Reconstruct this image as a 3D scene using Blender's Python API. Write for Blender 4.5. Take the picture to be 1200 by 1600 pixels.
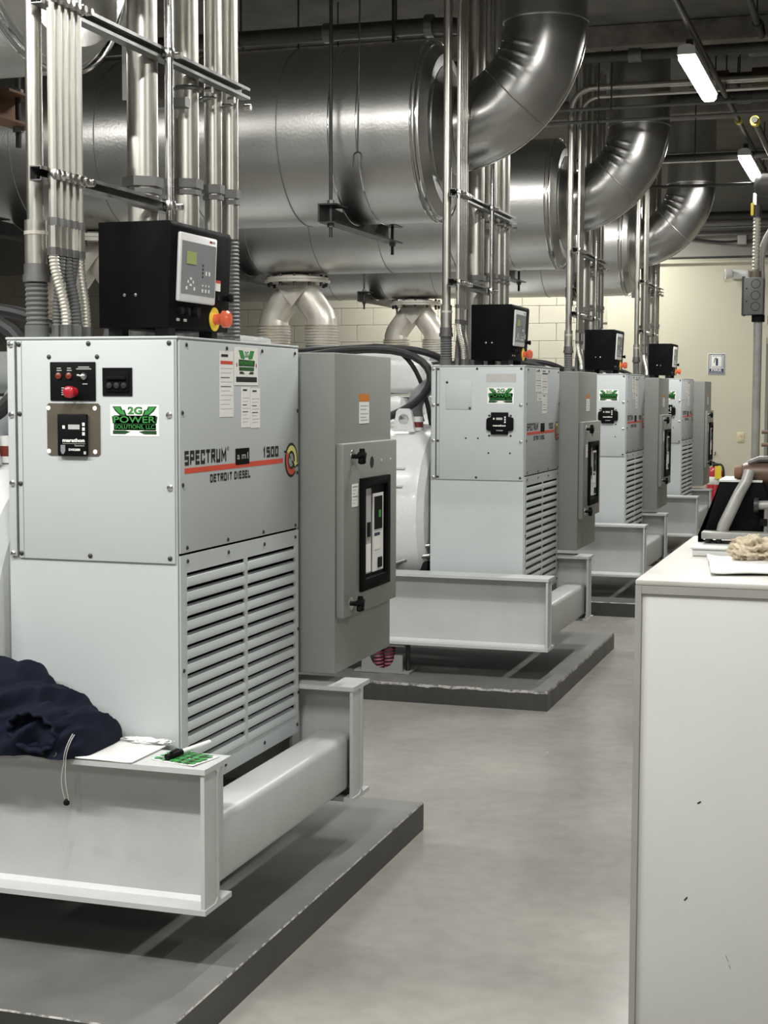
import bpy, bmesh, math, random
from mathutils import Vector, Matrix, noise
random.seed(7)
for o in list(bpy.data.objects):
    bpy.data.objects.remove(o, do_unlink=True)
SC = bpy.context.scene
COL = SC.collection
PI = math.pi

# ---------------------------------------------------------------- camera
def make_camera():
    yaw, pitch, roll, f = .3114, -.0771, .0037, 2404.0
    fw = Vector((-math.sin(yaw)*math.cos(pitch), math.cos(yaw)*math.cos(pitch), math.sin(pitch)))
    rt = Vector((math.cos(yaw), math.sin(yaw), 0))
    up = rt.cross(fw)
    r2 = rt*math.cos(roll) + up*math.sin(roll)
    u2 = -rt*math.sin(roll) + up*math.cos(roll)
    cam = bpy.data.cameras.new('camera')
    cam.sensor_fit = 'VERTICAL'; cam.sensor_height = 36.0; cam.lens = f*36.0/1600.0
    cam.clip_start = .05; cam.clip_end = 100
    o = bpy.data.objects.new('camera', cam); COL.objects.link(o)
    m = Matrix((r2, u2, -fw)).transposed().to_4x4()
    m.translation = Vector((1.80, -3.775, 1.6))
    o.matrix_world = m
    SC.camera = o
make_camera()

# ---------------------------------------------------------------- world and exposure
world = bpy.data.worlds.new('world'); SC.world = world; world.use_nodes = True
world.node_tree.nodes['Background'].inputs[0].default_value = (.8, .85, .9, 1)
world.node_tree.nodes['Background'].inputs[1].default_value = .02
SC.view_settings.view_transform = 'Standard'
SC.view_settings.look = 'None'
SC.view_settings.gamma = 1
SC.view_settings.use_curve_mapping = False
SC.view_settings.exposure = 0.12
LAMP_POWER = 82.0       # W of one strip lamp
CROSS_POWER = 31.0      # W of one crosswise strip
CROSS_POWER_FIRST = 92.0   # the pair over the near end, power raised to brighten the nearest generator
LAMP_COLOR = (1.0, .985, .945)
LAMP_Z = 3.62
LAMPS_AISLE = [-5.9, -1.85, 2.26, 6.33, 10.4]      # the row over the aisle
FILL_LAMPS_RIGHT = [-1.2]                     # added fill lamp, out of view, brightens the nearest generator's right side
FILL_POWER_RIGHT = 68.0
LAMPS_CROSS = [(x, y) for y in (-2.05, 2.2, 6.2, 9.85, 12.75) for x in (-1.25, -3.1)]   # strips hung across, between the generators

# ---------------------------------------------------------------- materials
MATS = {}
def nodes_of(m):
    m.use_nodes = True
    nt = m.node_tree
    return nt, nt.nodes, nt.links, nt.nodes['Principled BSDF']
def mat(name, col, rough=.5, metal=0.0, var=.06, scale=6.0, bump=0.0, bscale=60.0, rvar=.08, spec=.5, col2=None, stretch=None, coat=0.0, detail=4.0):
    if name in MATS: return MATS[name]
    m = bpy.data.materials.new(name); nt, N, L, b = nodes_of(m)
    tc = N.new('ShaderNodeTexCoord'); mp = N.new('ShaderNodeMapping')
    L.new(tc.outputs['Object'], mp.inputs[0])
    if stretch: mp.inputs['Scale'].default_value = stretch
    nz = N.new('ShaderNodeTexNoise'); nz.inputs['Scale'].default_value = scale; nz.inputs['Detail'].default_value = detail
    nz.inputs['Roughness'].default_value = .6
    L.new(mp.outputs[0], nz.inputs['Vector'])
    mx = N.new('ShaderNodeMix'); mx.data_type = 'RGBA'
    c = Vector(col); d = Vector(col2) if col2 else c*(1-var)
    e = c if col2 else c*(1+var)
    mx.inputs[6].default_value = (*d, 1); mx.inputs[7].default_value = (*e, 1)
    rp = N.new('ShaderNodeMapRange'); rp.inputs[1].default_value = .3; rp.inputs[2].default_value = .7
    L.new(nz.outputs[0], rp.inputs[0]); L.new(rp.outputs[0], mx.inputs[0]); L.new(mx.outputs[2], b.inputs['Base Color'])
    rr = N.new('ShaderNodeMapRange'); rr.inputs[1].default_value = .3; rr.inputs[2].default_value = .7
    rr.inputs[3].default_value = max(.02, rough-rvar); rr.inputs[4].default_value = min(1, rough+rvar)
    L.new(nz.outputs[0], rr.inputs[0]); L.new(rr.outputs[0], b.inputs['Roughness'])
    b.inputs['Metallic'].default_value = metal
    b.inputs['Specular IOR Level'].default_value = spec
    b.inputs['Coat Weight'].default_value = coat
    if bump:
        n2 = N.new('ShaderNodeTexNoise'); n2.inputs['Scale'].default_value = bscale; n2.inputs['Detail'].default_value = 3
        L.new(mp.outputs[0], n2.inputs['Vector'])
        bp = N.new('ShaderNodeBump'); bp.inputs['Strength'].default_value = bump; bp.inputs['Distance'].default_value = .01
        L.new(n2.outputs[0], bp.inputs['Height']); L.new(bp.outputs[0], b.inputs['Normal'])
    MATS[name] = m
    return m
def emit(name, col, s):
    m = bpy.data.materials.new(name); nt, N, L, b = nodes_of(m)
    b.inputs['Base Color'].default_value = (*col, 1)
    b.inputs['Emission Color'].default_value = (*col, 1); b.inputs['Emission Strength'].default_value = s
    MATS[name] = m; return m

mat('cabinet_paint', (.455,.487,.490), .42, var=.02, scale=3, bump=.03, bscale=350, rvar=.03)
mat('enclosure_paint', (.215,.230,.210), .45, var=.03, scale=4, bump=.05, bscale=260, rvar=.03)
mat('skid_paint', (.445,.46,.453), .38, var=.05, scale=5, bump=.05, bscale=60, rvar=.06)
mat('engine_paint', (.60,.62,.61), .28, var=.04, scale=4, rvar=.05, coat=.2)
mat('engine_grey', (.22,.23,.24), .45, var=.1)
mat('black_powder', (.006,.006,.0065), .6, var=.1, scale=20, bump=.02, bscale=500, spec=.04)
mat('black_plastic', (.006,.006,.0065), .5, var=.1, spec=.08)
mat('dull_red', (.16,.025,.015), .35, var=.05)
mat('black_rubber', (.014,.014,.015), .6, var=.15)
mat('dark_steel', (.05,.05,.05), .45, .6, var=.2, scale=20)
mat('galvanised', (.62,.61,.58), .30, 1.0, var=.10, scale=14, rvar=.08, bump=.04, bscale=90)
mat('jacketing', (.56,.56,.545), .35, 1.0, var=.04, scale=2.5, rvar=.03, bump=.10, bscale=60, detail=2)
mat('elbow_metal', (.43,.43,.42), .28, 1.0, var=.06, scale=2.5, rvar=.05, bump=.05, bscale=4, detail=1.5)
mat('band_steel', (.75,.75,.74), .12, 1.0, var=.05, rvar=.04)
mat('conduit_steel', (.56,.55,.50), .36, 1.0, var=.05, scale=8, rvar=.03)
mat('conduit_fitting', (.16,.16,.155), .45, .7, var=.12, scale=20)
mat('flex_grey', (.10,.104,.10), .55, .0, var=.08, spec=.4)
mat('flex_steel', (.60,.58,.51), .42, .8, var=.06)
mat('bright_steel', (.72,.72,.70), .22, 1.0, var=.05)
mat('strut_steel', (.24,.24,.235), .35, .9, var=.12, scale=12)
mat('flange_metal', (.66,.65,.61), .36, .45, var=.10, scale=9, col2=(.55,.50,.42))
mat('rusty', (.16,.085,.045), .7, .2, var=.2, scale=12)
mat('white_label', (.80,.80,.76), .45, var=.02)
mat('trim_grey', (.27,.27,.255), .5)
mat('label_grey', (.42,.42,.40), .5)
mat('ink', (.012,.012,.014), .5)
mat('red_paint', (.62,.075,.04), .4, var=.03)
mat('red_plastic', (.40,.018,.03), .25, var=.03)
mat('red_orange', (.72,.13,.06), .3, var=.03)
mat('yellow', (.85,.66,.06), .4, var=.03)
mat('pale_yellow', (.85,.78,.22), .4, var=.03)
mat('orange', (.60,.19,.03), .45, var=.03)
mat('sticker_green', (.035,.25,.05), .45, var=.05)
mat('sticker_dark', (.008,.05,.012), .45, var=.05)
mat('bronze_plate', (.16,.14,.105), .35, .5, var=.06)
mat('grey_face', (.20,.215,.22), .4, var=.02)
mat('white_plastic', (.72,.72,.71), .35, var=.02)
mat('lcd_green', (.34,.40,.14), .25, var=.03)
mat('navy', (.006,.0085,.019), .85, var=.3, scale=25, bump=.35, bscale=500, spec=.15)
mat('navy_ink', (.02,.025,.09), .5)
mat('cream_plate', (.62,.56,.36), .4, var=.02)
mat('paper', (.72,.72,.70), .7, var=.03, scale=20, bump=.1, bscale=25)
mat('rag', (.60,.54,.41), .9, var=.2, scale=18, bump=.4, bscale=60, col2=(.34,.27,.17))
mat('pink', (.26,.06,.10), .4, var=.05)
mat('brown_casting', (.10,.062,.04), .5, .2, var=.2, scale=12)
mat('box_grey', (.115,.118,.118), .5, var=.06, scale=12)
mat('grey_casting', (.30,.30,.28), .45, .3, var=.15, scale=14, bump=.1, bscale=40)
mat('white_steel', (.53,.54,.52), .42, var=.025, scale=2.5, bump=.02, bscale=200, rvar=.03)
mat('worn_top', (.47,.465,.435), .5, var=.1, scale=5, col2=(.36,.35,.315), rvar=.08)
mat('dark_pipe', (.07,.068,.062), .5, .5, var=.2, scale=10)
mat('grey_pipe', (.22,.22,.21), .4, .7, var=.15, scale=10)
mat('concrete_ceiling', (.19,.18,.16), .92, var=.25, scale=3.5, bump=.8, bscale=9, col2=(.10,.097,.09))
mat('painted_conduit', (.13,.13,.122), .6, .15, var=.08, scale=6)
mat('concrete_beam', (.30,.285,.25), .9, var=.3, scale=7, bump=.7, bscale=14, col2=(.15,.14,.125))
mat('wall_cream', (.56,.535,.42), .6, var=.025, scale=1.5, bump=.06, bscale=90)
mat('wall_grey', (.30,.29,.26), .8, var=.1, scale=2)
mat('block_paint', (.49,.465,.38), .65, var=.03, scale=6, bump=.15, bscale=70)
mat('wall_plain', (.30,.29,.27), .8, var=.05, scale=1.5)
mat('glass_clear', (.8,.8,.8), .05)
emit('lamp_diffuser', (1.0,.97,.91), 8.0)

def floor_mat():
    m = bpy.data.materials.new('floor_concrete'); nt, N, L, b = nodes_of(m)
    tc = N.new('ShaderNodeTexCoord')
    n1 = N.new('ShaderNodeTexNoise'); n1.inputs['Scale'].default_value = 1.1; n1.inputs['Detail'].default_value = 4; n1.inputs['Roughness'].default_value = .5
    n2 = N.new('ShaderNodeTexNoise'); n2.inputs['Scale'].default_value = 14; n2.inputs['Detail'].default_value = 6
    n3 = N.new('ShaderNodeTexVoronoi'); n3.inputs['Scale'].default_value = 3.2
    for n in (n1, n2, n3): L.new(tc.outputs['Object'], n.inputs['Vector'])
    cr = N.new('ShaderNodeValToRGB')
    cr.color_ramp.elements[0].position = .32; cr.color_ramp.elements[0].color = (.225,.216,.198,1)
    cr.color_ramp.elements[1].position = .70; cr.color_ramp.elements[1].color = (.31,.298,.270,1)
    L.new(n1.outputs[0], cr.inputs[0])
    mx = N.new('ShaderNodeMix'); mx.data_type = 'RGBA'; mx.blend_type = 'MULTIPLY'; mx.inputs[0].default_value = .34
    L.new(cr.outputs[0], mx.inputs[6])
    c2 = N.new('ShaderNodeValToRGB'); c2.color_ramp.elements[0].position = .35; c2.color_ramp.elements[0].color = (.72,.72,.72,1); c2.color_ramp.elements[1].position = .6
    L.new(n2.outputs[0], c2.inputs[0]); L.new(c2.outputs[0], mx.inputs[7])
    # a few small flaked specks
    sp = N.new('ShaderNodeMath'); sp.operation = 'LESS_THAN'; sp.inputs[1].default_value = .015
    L.new(n3.outputs['Distance'], sp.inputs[0])
    m2 = N.new('ShaderNodeMix'); m2.data_type = 'RGBA'; m2.inputs[7].default_value = (.62,.60,.56,1)
    L.new(sp.outputs[0], m2.inputs[0]); L.new(mx.outputs[2], m2.inputs[6]); L.new(m2.outputs[2], b.inputs['Base Color'])
    rr = N.new('ShaderNodeMapRange'); rr.inputs[1].default_value = .3; rr.inputs[2].default_value = .7; rr.inputs[3].default_value = .17; rr.inputs[4].default_value = .28
    L.new(n1.outputs[0], rr.inputs[0]); L.new(rr.outputs[0], b.inputs['Roughness'])
    bp = N.new('ShaderNodeBump'); bp.inputs['Strength'].default_value = .05; bp.inputs['Distance'].default_value = .01
    L.new(n2.outputs[0], bp.inputs['Height']); L.new(bp.outputs[0], b.inputs['Normal'])
    MATS['floor'] = m
floor_mat()
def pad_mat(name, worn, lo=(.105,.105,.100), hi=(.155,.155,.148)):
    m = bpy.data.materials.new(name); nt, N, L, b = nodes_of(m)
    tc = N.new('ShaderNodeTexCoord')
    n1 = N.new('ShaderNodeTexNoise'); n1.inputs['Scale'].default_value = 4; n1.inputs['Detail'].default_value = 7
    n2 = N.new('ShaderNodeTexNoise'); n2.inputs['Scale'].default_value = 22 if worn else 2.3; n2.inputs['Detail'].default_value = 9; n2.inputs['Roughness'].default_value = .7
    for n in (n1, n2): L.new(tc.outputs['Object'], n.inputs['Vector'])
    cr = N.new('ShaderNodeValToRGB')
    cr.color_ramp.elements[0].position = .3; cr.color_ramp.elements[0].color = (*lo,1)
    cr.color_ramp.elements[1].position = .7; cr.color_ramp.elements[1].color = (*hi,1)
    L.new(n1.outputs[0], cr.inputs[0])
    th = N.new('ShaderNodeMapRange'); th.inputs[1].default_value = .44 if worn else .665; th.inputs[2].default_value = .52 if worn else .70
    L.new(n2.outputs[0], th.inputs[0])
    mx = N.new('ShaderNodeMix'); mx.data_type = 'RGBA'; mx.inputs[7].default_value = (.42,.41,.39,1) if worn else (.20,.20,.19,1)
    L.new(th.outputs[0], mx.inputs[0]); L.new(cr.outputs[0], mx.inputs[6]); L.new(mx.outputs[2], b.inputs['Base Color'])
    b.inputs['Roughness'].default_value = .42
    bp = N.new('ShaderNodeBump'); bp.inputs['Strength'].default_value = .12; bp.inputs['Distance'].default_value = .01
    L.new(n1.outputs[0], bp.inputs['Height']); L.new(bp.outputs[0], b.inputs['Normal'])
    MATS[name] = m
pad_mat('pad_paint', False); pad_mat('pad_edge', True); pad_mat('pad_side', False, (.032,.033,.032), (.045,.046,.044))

# ---------------------------------------------------------------- mesh helpers
class MB:
    def __init__(s): s.v = []; s.f = []; s.mi = []
    def add(s, vs, fs, mi=0):
        n = len(s.v); s.v += [tuple(p) for p in vs]
        for f in fs: s.f.append(tuple(n+i for i in f)); s.mi.append(mi)
        return s
    def box(s, x0, x1, y0, y1, z0, z1, mi=0):
        vs = [(x,y,z) for z in (z0,z1) for y in (y0,y1) for x in (x0,x1)]
        return s.add(vs, [(0,2,3,1),(4,5,7,6),(0,1,5,4),(2,6,7,3),(0,4,6,2),(1,3,7,5)], mi)
    def prism(s, poly, vec, mi=0):
        n = len(poly); vec = Vector(vec)
        a = [Vector(p) for p in poly]; b = [p+vec for p in a]
        fs = [tuple(range(n-1,-1,-1)), tuple(range(n,2*n))]
        fs += [(i,(i+1)%n,n+(i+1)%n,n+i) for i in range(n)]
        return s.add(a+b, fs, mi)
    def tube(s, pts, r, n=12, caps=True, mi=0, closed=False):
        P = [Vector(p) for p in pts]; m = len(P)
        R = r if isinstance(r, (list,tuple)) else [r]*m
        T = []
        for i in range(m):
            if closed: t = P[(i+1)%m]-P[(i-1)%m]
            else: t = P[min(i+1,m-1)]-P[max(i-1,0)]
            if t.length < 1e-9: t = T[-1] if T else Vector((0,0,1))
            T.append(t.normalized())
        ref = Vector((0,0,1)) if abs(T[0].z) < .9 else Vector((1,0,0))
        nrm = T[0].cross(ref).normalized(); vs = []
        for i in range(m):
            nrm = (nrm - T[i]*nrm.dot(T[i]))
            if nrm.length < 1e-6: nrm = T[i].orthogonal()
            nrm.normalize(); bn = T[i].cross(nrm)
            for k in range(n):
                a = 2*PI*k/n
                vs.append(P[i] + (nrm*math.cos(a)+bn*math.sin(a))*R[i])
        fs = []
        for i in range(m if closed else m-1):
            j = (i+1)%m
            for k in range(n):
                l = (k+1)%n
                fs.append((i*n+k, j*n+k, j*n+l, i*n+l)[::-1])
        if caps and not closed:
            fs.append(tuple(range(n))); fs.append(tuple((m-1)*n+k for k in range(n-1,-1,-1)))
        return s.add(vs, fs, mi)
    def cyl(s, p0, p1, r, r1=None, n=16, mi=0):
        return s.tube([p0,p1], [r, r if r1 is None else r1], n, mi=mi)
    def lathe(s, prof, c, axis, n=24, mi=0):
        """prof: (along, radius) pairs"""
        a = Vector(axis).normalized(); c = Vector(c)
        pts = [c+a*p[0] for p in prof]
        ref = Vector((0,0,1)) if abs(a.z) < .9 else Vector((1,0,0))
        u = a.cross(ref).normalized(); w = a.cross(u); vs = []
        for p, q in zip(pts, prof):
            for k in range(n):
                t = 2*PI*k/n; vs.append(p+(u*math.cos(t)+w*math.sin(t))*q[1])
        fs = []
        for i in range(len(prof)-1):
            for k in range(n):
                l = (k+1)%n; fs.append((i*n+k,(i+1)*n+k,(i+1)*n+l,i*n+l)[::-1])
        fs.append(tuple(range(n))); fs.append(tuple((len(prof)-1)*n+k for k in range(n-1,-1,-1)))
        return s.add(vs, fs, mi)
    def mesh(s, name, mats, bevel=0, seg=2, smooth=True, ang=35):
        me = bpy.data.meshes.new(name); me.from_pydata(s.v, [], s.f)
        for m in mats: me.materials.append(MATS[m])
        for p, i in zip(me.polygons, s.mi): p.material_index = i
        bm = bmesh.new(); bm.from_mesh(me)
        bmesh.ops.recalc_face_normals(bm, faces=bm.faces)
        if bevel:
            ed = [e for e in bm.edges if len(e.link_faces) == 2 and e.calc_face_angle(0) > .5]
            bmesh.ops.bevel(bm, geom=ed, offset=bevel, segments=seg, profile=.5, affect='EDGES', clamp_overlap=True)
        bm.to_mesh(me); bm.free()
        if smooth:
            me.shade_smooth(); me.set_sharp_from_angle(angle=math.radians(ang))
        return me
    def build(s, name, mats, parent=None, bevel=0, seg=2, smooth=True, ang=35, loc=None):
        if isinstance(mats, str): mats = [mats]
        return link(name, s.mesh(name, mats, bevel, seg, smooth, ang), parent, loc)
def link(name, me, parent=None, loc=None):
    o = bpy.data.objects.new(name, me); COL.objects.link(o)
    if parent is not None:
        o.parent = parent
        if parent.type == 'EMPTY': o.location = -Vector(parent.location)
    if loc is not None: o.location = Vector(o.location)+Vector(loc)
    return o
def tag(o, label, cat, group=None, kind=None):
    if label: o['label'] = label
    if cat: o['category'] = cat
    if group: o['group'] = group
    if kind: o['kind'] = kind
    return o
def thing(name, loc, label, cat, group=None):
    o = bpy.data.objects.new(name, None); COL.objects.link(o)
    o.empty_display_size = .1; o.location = loc
    return tag(o, label, cat, group)
def struct(o): o['kind'] = 'structure'; return o
def kids(o): return [c for c in bpy.data.objects if c.parent == o]
CH = {}
def copy_tree(o, d=(0,0,0), parent=None, label=None, index=None):
    if index is None:
        index = {}
        for c in bpy.data.objects:
            if c.parent: index.setdefault(c.parent.name, []).append(c)
    c = o.copy(); COL.objects.link(c)
    c.parent = parent
    if parent is None: c.location = Vector(o.location)+Vector(d)
    if label: c['label'] = label
    for k in index.get(o.name, []): copy_tree(k, parent=c, index=index)
    return c
TXT = {}
def text_geo(s, bold=.02):
    k = (s, bold)
    if k in TXT: return TXT[k]
    cu = bpy.data.curves.new('t', 'FONT'); cu.body = s; cu.offset = bold; cu.resolution_u = 3
    o = bpy.data.objects.new('t', cu); COL.objects.link(o)
    dg = bpy.context.evaluated_depsgraph_get(); dg.update()
    me = bpy.data.meshes.new_from_object(o.evaluated_get(dg))
    vs = [v.co.copy() for v in me.vertices]; fs = [tuple(p.vertices) for p in me.polygons]
    bpy.data.objects.remove(o); bpy.data.curves.remove(cu); bpy.data.meshes.remove(me)
    x0 = min(v.x for v in vs); x1 = max(v.x for v in vs); y0 = min(v.y for v in vs); y1 = max(v.y for v in vs)
    vs = [((v.x-x0)/(x1-x0), (v.y-y0)/(y1-y0)) for v in vs]
    TXT[k] = (vs, fs); return TXT[k]
def text(mb, s, o, u, v, mi=0, bold=.02):
    """text filling the rectangle o, o+u, o+v"""
    vs, fs = text_geo(s, bold); o = Vector(o); u = Vector(u); v = Vector(v)
    mb.add([o+u*a+v*b for a, b in vs], fs, mi); return mb
STROKES = {'S':[[(1,1),(.0,1),(0,.52),(1,.52),(1,0),(0,0)]],'P':[[(0,0),(0,1),(1,1),(1,.42),(0,.42)]],'E':[[(1,1),(0,1),(0,0),(1,0)],[(0,.52),(.85,.52)]],
 'C':[[(1,.74),(1,1),(0,1),(0,0),(1,0),(1,.26)]],'T':[[(0,1),(1,1)],[(.5,1),(.5,0)]],'R':[[(0,0),(0,1),(1,1),(1,.5),(0,.5)],[(.5,.5),(1,0)]],'U':[[(0,1),(0,0),(1,0),(1,1)]],
 'M':[[(0,0),(0,1),(.5,.3),(1,1),(1,0)]],'D':[[(0,0),(0,1),(.85,1),(1,.85),(1,.15),(.85,0),(0,0)]],'O':[[(0,0),(0,1),(1,1),(1,0),(0,0)]],'I':[[(.5,1),(.5,0)]],'L':[[(0,1),(0,0),(1,0)]],
 '1':[[(.15,.8),(.55,1),(.55,0)]],'5':[[(1,1),(0,1),(0,.56),(1,.56),(1,0),(0,0)]],'0':[[(0,0),(0,1),(1,1),(1,0),(0,0)]],'W':[[(0,1),(.2,0),(.5,.8),(.8,0),(1,1)]]}
def block_text(mb, s, o, u, v, mi=0, sw=.25, gap=.46):
    """squared bold lettering filling the rectangle o, o+u, o+v; sw = stroke width against the height"""
    o = Vector(o); u = Vector(u); v = Vector(v); H = v.length
    wid = [(.25 if c in 'I ' else (.4 if c == '1' else .62 if c != 'M' else .85)) for c in s]
    tot = sum(wid)+gap*(len(s)-1); k = u.length/(tot+sw); x = sw/2
    for c, w in zip(s, wid):
        for line in STROKES.get(c, []):
            P = [Vector((x+a*w, (sw/2+b*(1-sw)))) for a, b in line]
            closed = (P[0]-P[-1]).length < 1e-6
            if closed: P = P[:-1]
            n = len(P); L = []; Rr = []
            for i in range(n):
                d1 = (P[i]-P[i-1]).normalized() if (i or closed) else None
                d2 = (P[(i+1)%n]-P[i]).normalized() if (i < n-1 or closed) else None
                if d1 is None: d1 = d2
                if d2 is None: d2 = d1
                n1 = Vector((-d1.y,d1.x)); n2 = Vector((-d2.y,d2.x)); m = (n1+n2)
                m = m/max(.35, m.length_squared/2) if m.length > .2 else n1
                ext = Vector((0,0))
                if not closed and i == 0: ext = -d2*sw*.35
                if not closed and i == n-1: ext = d1*sw*.35
                L.append(P[i]+ext+m*sw/2); Rr.append(P[i]+ext-m*sw/2)
            pts = [o+u*(q.x*k/u.length)+v*q.y for q in L+Rr]
            mb.add(pts, [(i,(i+1)%n,n+(i+1)%n,n+i) for i in range(n if closed else n-1)], mi)
        x += w+gap
    return mb
def arc(c, r, a0, a1, n, u, w):
    c = Vector(c); u = Vector(u); w = Vector(w)
    return [c+u*(r*math.cos(a0+(a1-a0)*i/n))+w*(r*math.sin(a0+(a1-a0)*i/n)) for i in range(n+1)]
def plate_x(mb, x, y0, y1, z0, z1, t=.001, mi=0): return mb.box(x, x+t, y0, y1, z0, z1, mi)
def plate_y(mb, y, x0, x1, z0, z1, t=.001, mi=0): return mb.box(x0, x1, y-t, y, z0, z1, mi)

S = [0, 4.256, 7.684, 11.061]
ORD = ['nearest', 'second', 'third', 'farthest']

# ================================================================ the room
W_Y = 13.6
struct(MB().box(-9,5.5,-9,W_Y+.3,-.2,0).build('floor', 'floor'))
struct(MB().box(-9,5.5,-9,W_Y+.3,4.22,4.5).build('ceiling', 'concrete_ceiling'))
struct(MB().box(-9.2,-9,-9,W_Y+.3,0,4.22).build('wall_left', 'wall_plain'))
struct(MB().box(5.5,5.7,-9,W_Y+.3,0,4.22).build('wall_right', 'wall_plain'))
struct(MB().box(-9,5.5,-9.2,-9,0,4.22).build('wall_front', 'wall_plain'))
wb = struct(MB().box(-9,-1.14,W_Y+.02,W_Y+.3,0,3.08).build('wall_back', 'block_paint'))
wm = MB().box(-.198,.198,-.02,.02,-.0985,.0985).mesh('block', ['block_paint'], bevel=.004, seg=1)
for r in range(15):
    for c in range(19):
        x = -1.34-.4*c-(.2 if r%2 else 0)
        link('block', wm, wb, (x, W_Y+.02, .1+.2*r))
struct(MB().box(-1.14,5.5,W_Y-.1,W_Y+.3,0,3.08).build('wall_back_plain', 'wall_cream'))
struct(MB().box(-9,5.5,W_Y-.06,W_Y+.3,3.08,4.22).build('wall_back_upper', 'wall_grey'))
# ceiling beams
for i, (y0, y1) in enumerate([(-2.2,-1.8),(2.6,3.0),(7.35,7.72),(10.15,10.5)]):
    mb = MB()
    n = 60; 
    struct(mb.box(-9,5.5,y0,y1,4.06,4.22).build('trim_%d' % (i+1), 'concrete_beam', bevel=.02))
# door frame at the far right of the back wall
dr = struct(MB().box(.60,1.55,W_Y-.13,W_Y-.1,0,2.15).build('door_1', 'wall_plain'))
MB().box(.53,.60,W_Y-.15,W_Y-.1,0,2.22).build('door_jamb', 'wall_cream', dr)
MB().cyl((.70,W_Y-.13,1.02),(.70,W_Y-.2,1.02),.02).build('door_knob', 'bright_steel', dr)

# ================================================================ strip lamps
LM = {}
def strip_lamp(x, y, label, z=LAMP_Z, group='strip lamps', cross=False):
    t = thing('strip_lamp', (x, y, z), label, 'lamp', group)
    L = .66
    if not LM:
        prof = [(-.055,0),(-.05,.045),(-.02,.06),(.02,.06),(.05,.045),(.055,0)]
        LM['h'] = MB().prism([(a,-L,b) for a,b in prof], (0,2*L,0)).mesh('housing', ['white_plastic'])
        dp = [(-.05,-.001),(-.048,-.03),(-.03,-.048),(.03,-.048),(.048,-.03),(.05,-.001)]
        LM['d'] = MB().prism([(a,-L+.02,b) for a,b in dp], (0,2*L-.04,0)).mesh('diffuser', ['lamp_diffuser'])
        LM['c'] = MB().box(-.02,.02,-.012,.012,.055,.12).mesh('hanger_clip', ['dark_steel'])
        ld = bpy.data.lights.new('strip_lamp_light', 'AREA'); ld.shape = 'RECTANGLE'; ld.size = .09; ld.size_y = 1.2
        ld.energy = LAMP_POWER; ld.color = LAMP_COLOR; LM['l'] = ld
        l2 = ld.copy(); l2.energy = CROSS_POWER; LM['x'] = l2
        l3 = ld.copy(); l3.energy = CROSS_POWER_FIRST; LM['n'] = l3
        l4 = ld.copy(); l4.energy = FILL_POWER_RIGHT; LM['r'] = l4
        l5 = ld.copy(); l5.energy = CROSS_POWER*1.5; LM['b'] = l5
    for k in ('h', 'd'):
        o = link({'h':'housing','d':'diffuser'}[k], LM[k]); o.parent = t
    for s in (-.5, .5):
        o = link('hanger_clip', LM['c']); o.parent = t; o.location = (0,s,0)
    if cross:
        for q in (-.5, .5):
            o = MB().cyl((0,q,.11),(0,q,4.22-z),.005,n=6).build('hanger_rod', 'dark_steel'); o.parent = t
    lo = bpy.data.objects.new('strip_lamp_light', LM[('n' if y < 0 else 'b' if y > 12 else 'x') if cross else ('r' if x > 3 else 'l')]); COL.objects.link(lo); lo.parent = t; lo.location = (0,0,-.06)
    return t
lamp_names = {6.33:'larger lit strip lamp over the aisle, nearer of the two in view', 10.4:'smaller lit strip lamp over the aisle, farther one near back wall'}
for i, y in enumerate(LAMPS_AISLE):
    strip_lamp(.64, y, lamp_names.get(y, 'lit strip lamp over the aisle, outside the picture'))
for y in FILL_LAMPS_RIGHT: strip_lamp(3.6, y, 'added fill lamp on the far right side, outside the picture')
for i, (x, y) in enumerate(LAMPS_CROSS):
    c = strip_lamp(x, y, 'lit strip lamp hung crosswise between generators, hidden from view', 3.56, cross=True)
    c.rotation_euler = (0,0,PI/2)

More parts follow.
